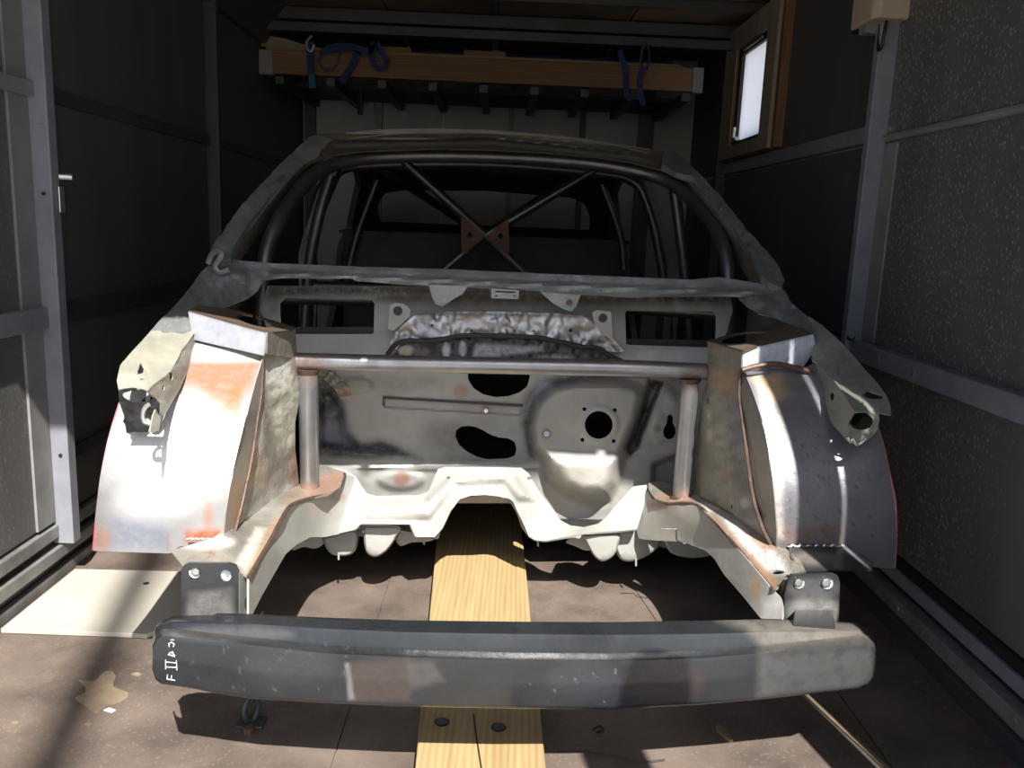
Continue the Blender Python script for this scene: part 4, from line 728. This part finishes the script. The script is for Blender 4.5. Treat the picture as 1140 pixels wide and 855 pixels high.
sheet('rail_side', inn_, [(163, 435, 1.55), (190, 414, 1.66), (216, 373, 1.86), (217, 392, 1.86), (192, 446, 1.66), (176, 470, 1.56)], M['apron'], al_, cell=1.8, thick=.003, crumple=.006, cs=10, holes=[ell(190, 419, 2, 5, 12), ell(181, 432, 1.4, 3.5, 10)], tints=[([(195, 405), (217, 380), (217, 395), (190, 450), (178, 466), (185, 440)], (.10, .10, .10), .7, 5)])  # dark patch paints in the shadow on the rail's inner face
fro = [(132, 434), (148, 432), (163, 435), (172, 442), (178, 450), (178, 466), (176, 481), (150, 480), (141, 482), (138, 462), (133, 448)]
sheet('rail_end', fro, [(132, 434, 1.55), (163, 435, 1.55), (178, 460, 1.57), (141, 482, 1.60), (170, 482, 1.60)], M['black'], al_, cell=1.8, thick=.003, crumple=.006, cs=10, holes=[ell(154, 441, 18, 6.5, 20, .05)], tints=[(ell(160, 466, 12, 8), (.10, .10, .11), .6, 5)])
obj('torn_lip', MB().tube([V(a, b, 1.535) for a, b in smooth_path([(166, 450), (161, 454), (159, 462), (161, 470), (168, 471), (163, 467)], 4)], [.004] * 21, 8), M['zinc'], al_, smooth=True)
art = [(903, 396), (906, 385), (900, 376), (908, 368), (896, 350), (915, 362), (933, 378), (948, 394), (962, 411), (976, 426), (986, 440), (991, 452), (992, 463), (978, 460), (952, 458), (943, 443), (931, 428), (919, 413)]
arv = [(903, 396, 1.85), (900, 376, 1.92), (896, 350, 2.02), (933, 378, 1.85), (962, 411, 1.72), (986, 440, 1.6), (992, 463, 1.55), (952, 458, 1.55), (919, 413, 1.75)]
ar_ = sheet('apron_rail', art, arv, M['apronR'], car, cell=1.8, thick=.003, crumple=.005, cs=12, holes=[[(960, 440), (964, 437), (963, 431), (967, 436), (983, 441), (982, 445), (970, 445), (962, 443)], ell(959, 449, 2.4, 1.2, 10), ell(974, 453, 1.6, 1, 8)], tints=[(ell(915, 365, 10, 5), (.2, .2, .2), .6, 4)])
ari = [(903, 396), (919, 413), (931, 428), (943, 443), (952, 458), (945, 470), (947, 494), (936, 482), (926, 471), (920, 452), (917, 431), (908, 414)]
sheet('rail_side', ari, [(903, 397, 1.85), (919, 413, 1.75), (952, 458, 1.55), (947, 494, 1.58), (926, 471, 1.66), (917, 431, 1.76)], M['apronR'], ar_, cell=1.8, thick=.003, crumple=.005, cs=10, holes=[ell(927, 441.5, 2.3, 5, 12)], tints=[(ell(915, 430, 10, 20), (.18, .16, .13), .6, 6)])
sheet('rail_end', [(952, 458), (978, 460), (979, 466), (976, 480), (968, 488), (957, 495), (947, 494), (944, 474)], [(952, 458, 1.55), (978, 460, 1.55), (955, 496, 1.58), (976, 480, 1.56)], M['apronR'], ar_, cell=1.6, thick=.003, crumple=.004, cs=8, holes=[ell(958.5, 469, 13.5, 10, 22, .1)], tints=[(ell(955, 492, 10, 4), (.22, .2, .18), .7, 3)])
obj('torn_lip', MB().tube([V(a, b, 1.545) for a, b in smooth_path([(944, 486), (947, 492), (950, 488), (954, 495), (960, 492), (964, 488)], 3)], [.0035] * 16, 7), M['zinc'], ar_, smooth=True)
for rl_, pts in [(al_, [(150, 470, 1.62), (185, 440, 1.75), (200, 410, 1.9)]), (ar_, [(965, 475, 1.62), (940, 455, 1.75), (925, 430, 1.9)])]:
    obj('rail_outer_wall', MB().tube([V(*p) for p in pts], .024, 6), M['dark'], rl_)
# ---- bumper beam ----------------------------------------------------------------------
stn = [  # px, top-back y, crease1 y, crease2 y, bottom y
 (170.5, 712, 712.5, 719, 745), (174, 698, 700, 712, 756), (180, 692, 696, 708, 760.5), (192, 687, 692, 707.5, 762), (218, 686, 692.5, 710, 766), (236, 686, 693, 712.5, 770), (242, 683.5, 693.2, 713, 771), (280, 684.5, 694.5, 717, 777), (360, 688.5, 699.5, 726, 781.5),
 (450, 691.5, 703.5, 730.5, 785.5), (570, 693, 705.5, 734, 788), (680, 693.5, 706.5, 735, 788.5), (780, 692, 705.5, 731.5, 783.5), (850, 690.5, 703.5, 726, 777.5), (910, 692, 703, 720, 771), (955, 694.5, 702, 714.5, 766), (966, 702, 706, 714.5, 761), (973, 712, 713, 717, 752), (976, 726, 726.5, 727, 744)]
rings = []
for x, yt, y1, y2, yb in stn:
    e = ((x - 573) / 403) ** 2; v = 1.27 + .055 * e
    h = min(1, (yb - yt) / 60)
    rings.append([tuple(a) for a in [(x, yt + 3, v + .085), (x, yt, v + .080), (x, y1 - .8, v + .050), (x, y1 + .8, v + .044), (x, y2 - 7 * h, v + .034), (x, y2 - 1.5, v + .012), (x, y2 + 1.5, v + .002), (x, (y2 + yb) / 2, v), (x, yb - 1.5, v + .001), (x, yb, v + .006), (x, yb - 6, v + .09)]])
fine = []
A = np.array(rings)
NS = [max(3, int((A[i + 1, 0, 0] - A[i, 0, 0]) / 2.5)) for i in range(len(A) - 1)]
cols = [[A[i, k] + (A[i + 1, k] - A[i, k]) * t / NS[i] for i in range(len(A) - 1) for t in range(NS[i])] + [A[-1, k]] for k in range(A.shape[1])]
fine = []
for i in range(len(cols[0])):
    row = []
    for k in range(A.shape[1] - 1):
        n_ = 12 if 5 < k < 8 else 6 if k in (3, 9) else 3
        row += [V(*(cols[k][i] + (cols[k + 1][i] - cols[k][i]) * t / n_)) for t in range(n_)]
    fine.append(row + [V(*cols[-1][i])])
bst = [([(385, 738), (415, 735), (455, 733), (462, 740), (456, 780), (390, 781)], (.06, .043, .035), .7, 5), ([(384, 738), (389, 737), (395, 778), (388, 779)], (.16, .16, .155), .8, 2), ([(454, 736), (482, 736), (495, 758), (470, 764), (456, 770)], (.065, .06, .056), .7, 4),
       ([(800, 690), (955, 694), (966, 703), (972, 715), (930, 717), (850, 722), (830, 700)], (.17, .155, .13), .7, 9), ([(845, 728), (970, 718), (972, 752), (955, 764), (842, 776)], (.085, .085, .082), .7, 7), (ell(740, 760, 45, 22), (.045, .03, .026), .6, 7), (ell(650, 755, 40, 20), (.045, .05, .056), .5, 12), (ell(320, 740, 50, 20), (.045, .048, .05), .5, 16), (ell(260, 706, 70, 8), (.10, .09, .08), .5, 5)]
bst += [(ell(random.uniform(590, 690), random.uniform(740, 782), random.uniform(.6, 2), random.uniform(.6, 2.2), 8, random.random()), (.15, .15, .145), .7, .6) for _ in range(12)]
bst += [(ell(random.uniform(215, 420), random.uniform(715, 770), random.uniform(.5, 1.4), random.uniform(.8, 5), 8, random.uniform(-1, 1)), (.09, .09, .09), .6, .5) for _ in range(22)]
bump = obj('bumper_beam', MB().strip(fine), M['bumper'], car, smooth=True, sharp=1.3, solid=.003, tints=bst)
# chalk marks reading F II A c, written up the left end
def chalk(strokes, ox, oy):
    mb = MB()
    for s_ in strokes:
        pts = []
        for i in range(len(s_) - 1):
            (a, b), (c_, d) = s_[i], s_[i + 1]
            for t in (0, .5): pts.append((a + (c_ - a) * t, b + (d - b) * t))
        pts.append(s_[-1])
        P3 = []
        for x, y in pts:
            e = ((x - 573) / 403) ** 2; v = 1.27 + .055 * e - .0012; P3.append(V(x, y, v))
        mb.tube(P3, .0009, 5)
    return mb
obj('chalk_mark', chalk([[(186, 756), (195, 757.5)], [(186, 756), (186.5, 751)], [(190.5, 756.5), (191, 752)],          # F
   [(184.5, 745), (184.5, 734)], [(197, 746), (196.5, 735)], [(185, 742.5), (196.5, 743)], [(185, 737), (196.5, 738)],  # II
   [(195, 731), (187, 728.5), (190, 726), (195, 730)], [(192, 725), (193, 728)],
   [(188.5, 720), (188, 716.5), (191, 715), (194, 717), (193, 720)], [(190, 712.5), (194, 712.5)]], 0, 0), M['chalk'], bump, label='white chalk lettering reading F II with two small letters', smooth=True)
# end plates, bolts and crush tubes
mpl = sheet('mounting_plate', [(203, 690), (202.5, 636), (205, 629), (211, 626), (256, 626.5), (263, 629), (266, 636), (266, 690)], 1.44, M['black'], car, cell=2.2, thick=.006, holes=[ell(217, 639, 6, 6.5, 16), ell(251.5, 640, 6.5, 6.5, 16)],
    tints=[([(212, 660), (258, 655), (262, 688), (208, 688)], (.20, .19, .18), .7, 6)])
sheet('plate_return', [(265, 637), (271, 640), (276, 650), (277, 690), (265, 690)], [(265, 640, 1.44), (277, 650, 1.50), (277, 690, 1.50)], M['white'], mpl, cell=2.5, thick=.004)
mpr = sheet('mounting_plate', [(872, 692), (874, 660), (877, 645), (880, 639), (926, 638), (932, 640), (934.5, 648), (933, 692)], 1.44, M['black'], car, cell=2.2, thick=.006, holes=[ell(889, 650, 5, 5.5, 16), ell(920, 649, 5.5, 5.5, 16)],
    tints=[(ell(905, 680, 30, 16), (.30, .29, .27), .7, 8), (ell(905, 655, 28, 12), (.12, .12, .12), .6, 6)])
sheet('plate_return', [(860, 690), (861, 668), (868, 652), (877, 640), (872, 662), (872, 691)], [(861, 668, 1.50), (877, 640, 1.44), (872, 690, 1.44)], M['black'], mpr, cell=2.5, thick=.004)
def bolt(x, y, par, r=.0085, vv=1.44):
    def hexr(rr, v): return [Vector(V(x, y, v)) + Vector((rr * math.cos(k * math.pi / 3 + .3), 0, rr * math.sin(k * math.pi / 3 + .3))) for k in range(6)]
    o = obj('bolt', MB().loft([hexr(r, vv), hexr(r, vv - .008), hexr(r * .75, vv - .0105)]), M['zinc'], par, bevel=.0008)
    obj('washer', MB().tube([V(x, y, vv + .001), V(x, y, vv - .0015)], r * 1.25, 18), M['zinc'], par)
bolt(217.5, 637, mpl); bolt(252.5, 641, mpl, .0055, 1.455); bolt(889, 649, mpr); bolt(920, 649, mpr, .0095)
obj('washer', MB().tube([V(251.5, 640, 1.452), V(251.5, 640, 1.446)], .0098, 18), M['zinc'], mpl)
for a, par in (((906, 688), mpr),):
    obj('crush_tube', MB().loft([[V(a[0] - 20 * s_, a[1] - 10 * s_, v), V(a[0] + 20 * s_, a[1] - 10 * s_, v), V(a[0] + 24 * s_, a[1] + 18 * s_, v), V(a[0] - 24 * s_, a[1] + 18 * s_, v)] for s_, v in ((1, 1.436), (1.0, 1.40), (1.05, 1.365))]), M['black'], par, bevel=.003, tints=[(ell(*a, 30, 20), (.22, .21, .20), .6, 6)])
# ---- roll cage -------------------------------------------------------------------------
def tubep(name, pts, r, par, m='cage', n=14):
    return obj(name, MB().tube([V(*p) for p in smooth_path(pts, 6)], r, n), M[m], par, smooth=True)
tubep('cage_front_hoop', [(290, 380, 2.40), (292, 330, 2.40), (294, 300, 2.42), (298, 275, 2.44), (309, 248, 2.48), (328, 218, 2.58), (352, 193, 2.70), (385, 180, 2.80), (440, 174, 2.86), (540, 174, 2.88), (640, 180, 2.87), (700, 189, 2.85), (740, 200, 2.80), (768, 220, 2.70), (790, 245, 2.58), (803, 268, 2.48), (809, 290, 2.44), (811, 320, 2.42), (812, 370, 2.42)], .022, car)
tubep('cage_main_hoop', [(340, 420, 3.45), (338, 330, 3.45), (345, 260, 3.45), (356, 215, 3.45), (375, 192, 3.46), (410, 184, 3.47), (540, 183, 3.48), (660, 192, 3.47), (705, 202, 3.46), (722, 230, 3.45), (734, 280, 3.45), (742, 340, 3.45), (745, 420, 3.45)], .021, car)
for nm, pts in [('cage_diagonal', [(446, 176, 3.46), (540, 262, 3.5)]), ('cage_diagonal', [(664, 188, 3.46), (541, 262, 3.5)]), ('cage_diagonal', [(540, 262, 3.5), (450, 338, 3.5)]), ('cage_diagonal', [(541, 262, 3.5), (625, 345, 3.5)]),
     ('cage_backstay', [(420, 184, 3.5), (520, 250, 4.15), (560, 275, 4.4)]), ('cage_backstay', [(650, 190, 3.5), (560, 248, 4.15), (520, 275, 4.4)])]:
    tubep(nm, pts, .019, car)
gl = sheet('gusset_plate', [(513, 240), (541, 263), (514, 284)], 3.47, M['rusty'], car, cell=1.5, thick=.004, holes=[ell(523, 262, 3, 3, 12)])
gr = sheet('gusset_plate', [(566, 243), (541, 263), (567, 286)], 3.47, M['rusty'], car, cell=1.5, thick=.004, holes=[ell(557, 263, 3, 3, 12)])
tubep('cage_door_bar', [(750, 205, 3.0), (756, 250, 3.0), (764, 320, 3.0), (768, 390, 3.0)], .020, car)
tubep('cage_door_bar', [(368, 195, 3.0), (355, 240, 3.0), (344, 300, 3.0), (338, 390, 3.0)], .020, car)
tubep('cage_harness_bar', [(345, 318, 3.45), (540, 322, 3.45), (738, 330, 3.45)], .019, car)
tubep('dash_bar', [(292, 330, 2.42), (420, 334, 2.5), (560, 338, 2.52), (700, 343, 2.5), (811, 350, 2.43)], .02, car)
tubep('steering_support', [(352, 320, 2.6), (350, 372, 2.6)], .006, car)
for pts in [[(670, 205, 3.9), (690, 260, 3.9), (695, 300, 3.9)], [(420, 200, 3.9), (398, 260, 3.9), (388, 300, 3.9)]]: tubep('cage_side_bar', pts, .018, car)
# ---- body sides, floor, rear ------------------------------------------------------------
def side(sg):
    def mp(X, Y, D):
        z = Y / 1000.; v = X / 1000.
        hw = np.where(z < .85, .745, .745 - .175 * np.clip((z - .85) / .42, 0, 1) ** 1.2) - .05 * np.clip((v - 3.9) / .7, 0, 1) + D
        u = sg * hw
        return np.stack([.02 + u * CA - (v - 1.3) * SA, 1.3 + u * SA + (v - 1.3) * CA, z], -1)
    out = [(2200, 120), (2180, 840), (2230, 865), (2300, 900), (2560, 1080), (2840, 1225), (3100, 1262), (3600, 1272), (4100, 1240), (4300, 1180), (4620, 950), (4640, 420), (4500, 300), (4200, 150), (4000, 120)]
    d1 = [(2420, 240), (2400, 870), (2620, 1020), (2860, 1170), (3080, 1215), (3330, 1225), (3350, 1190), (3400, 880), (3420, 240)]
    d2 = [(3560, 420), (3530, 880), (3480, 1190), (3500, 1222), (3900, 1210), (4080, 1160), (4300, 960), (4280, 900), (4130, 620), (3950, 420)]
    return sheet('body_side', out, 0.0, M['pillar'], car, holes=[d1, d2], cell=28, thick=.03, mapf=mp)
side(-1); side(1)
rp = [(2200, 0)]
def mrear(X, Y, D):
    z = Y / 1000.; u = X / 1000.; v = 4.45 - .35 * np.clip((z - .95) / .3, 0, 1) + D
    return np.stack([.02 + u * CA - (v - 1.3) * SA, 1.3 + u * SA + (v - 1.3) * CA, z], -1)
sheet('rear_panel', [(-690, 170), (690, 170), (690, 900), (560, 1230), (300, 1262), (-300, 1262), (-560, 1230), (-690, 900)], 0.0, M['dark'], car, cell=22, thick=.01, mapf=mrear,
      holes=[[(-545, 985), (-540, 1080), (-500, 1130), (-420, 1145), (0, 1160), (420, 1145), (490, 1120), (530, 1060), (545, 985)]])
obj('parcel_shelf', B(CW, (-.68, 3.95, .93), (.68, 4.43, .945)), M['dark'], car)
obj('rear_bulkhead', B(CW, (-.66, 3.94, .20), (.66, 3.95, .93)), M['dark'], car)
obj('floor_pan', MB().box(CW, (-.735, 2.25, .165), (-.16, 4.45, .175)).box(CW, (.16, 2.25, .165), (.735, 4.45, .175)).box(CW, (-.16, 2.32, .27), (.16, 4.45, .28)).box(CW, (-.165, 2.32, .165), (-.155, 4.45, .28)).box(CW, (.155, 2.32, .165), (.165, 4.45, .28)), M['dark'], car)
obj('sill', B(CW, (-.745, 2.25, .11), (-.66, 4.2, .165)), M['dark'], car)
obj('sill', B(CW, (.66, 2.25, .11), (.745, 4.2, .165)), M['dark'], car)
for sg, u in ((0, -.745), (1, .66)):
    for v in (2.9, 4.0):
        obj('timber_block', B(CW, (u - .01, v, 0), (u + .095, v + .12, .11)), M['pine'], label='%s pine block under the %s sill of the car shell' % ('front' if v < 3 else 'rear', 'right' if sg else 'left'), cat='block', group='timber blocks under the sills')
# ================================================================== OUTSIDE THE OPENING
# unseen slabs with a gap, added beside the opening to shade the right side
H = TW(UR + .02, V0 + .03, 0)
obj('shade_slab_1', MB().prism([Vector((.868, V0 + .02, 0)), Vector((1.13, V0 + .02, 0)), Vector((1.13, V0 + .05, 0)), Vector((.868, V0 + .05, 0))], (0, 0, 1.98)), M['shell'], kind='structure')
obj('shade_slab_2', MB().prism([Vector((.768, V0 + .02, 0)), Vector((.855, V0 + .02, 0)), Vector((.855, V0 + .05, 0)), Vector((.768, V0 + .05, 0))], (0, 0, 1.98)), M['shell'], kind='structure')
obj('shadow_pole', MB().tube([(.715, -5.3, -.20), (.715, -5.3, 9.6)], .045, 12), M['shell'], label='tall thin pole outside behind the viewer, unseen, added for its shadow streak', cat='post', smooth=True)  # unseen pole added to cast the soft streak on the left floor
# unseen person added outside the frame so that the head shades the bumper
per = thing('person', (.50, .25, -.20), 'unseen person in dark clothes, added outside the opening right of the viewer to shade the bumper', 'person')
def skin(name, nodes, edges, m):
    me = bpy.data.meshes.new(name); me.from_pydata([n[0] for n in nodes], edges, []); o = bpy.data.objects.new(name, me); COL.objects.link(o)
    me.materials.append(m); setpar(o, per)
    md = o.modifiers.new('skin', 'SKIN'); md.use_smooth_shade = True
    for d, n in zip(me.skin_vertices[0].data, nodes): d.radius = (n[1], n[2])
    me.skin_vertices[0].data[0].use_root = True
    o.modifiers.new('sub', 'SUBSURF').levels = 2; o.modifiers['sub'].render_levels = 2
    return o
def pp_(x, y, z): return (.50 + x, .25 + y, -.20 + z)
skin('body', [(pp_(0, 0, .93), .15, .10), (pp_(0, 0, 1.15), .14, .10), (pp_(0, 0, 1.38), .16, .10), (pp_(0, 0, 1.50), .06, .055), (pp_(0, .01, 1.62), .075, .09), (pp_(0, .01, 1.74), .06, .075),
   (pp_(-.19, 0, 1.42), .055, .055), (pp_(-.24, -.02, 1.15), .042, .042), (pp_(-.24, .04, .90), .032, .032), (pp_(.19, 0, 1.42), .055, .055), (pp_(.24, -.02, 1.15), .042, .042), (pp_(.25, .04, .90), .032, .032),
   (pp_(-.10, 0, .86), .085, .085), (pp_(-.11, .01, .48), .06, .06), (pp_(-.12, 0, .09), .042, .042), (pp_(-.12, .12, .04), .04, .035), (pp_(.10, 0, .86), .085, .085), (pp_(.11, .01, .48), .06, .06), (pp_(.12, 0, .09), .042, .042), (pp_(.12, .12, .04), .04, .035)],
   [(0, 1), (1, 2), (2, 3), (3, 4), (4, 5), (2, 6), (6, 7), (7, 8), (2, 9), (9, 10), (10, 11), (0, 12), (12, 13), (13, 14), (14, 15), (0, 16), (16, 17), (17, 18), (18, 19)], M['dark'])
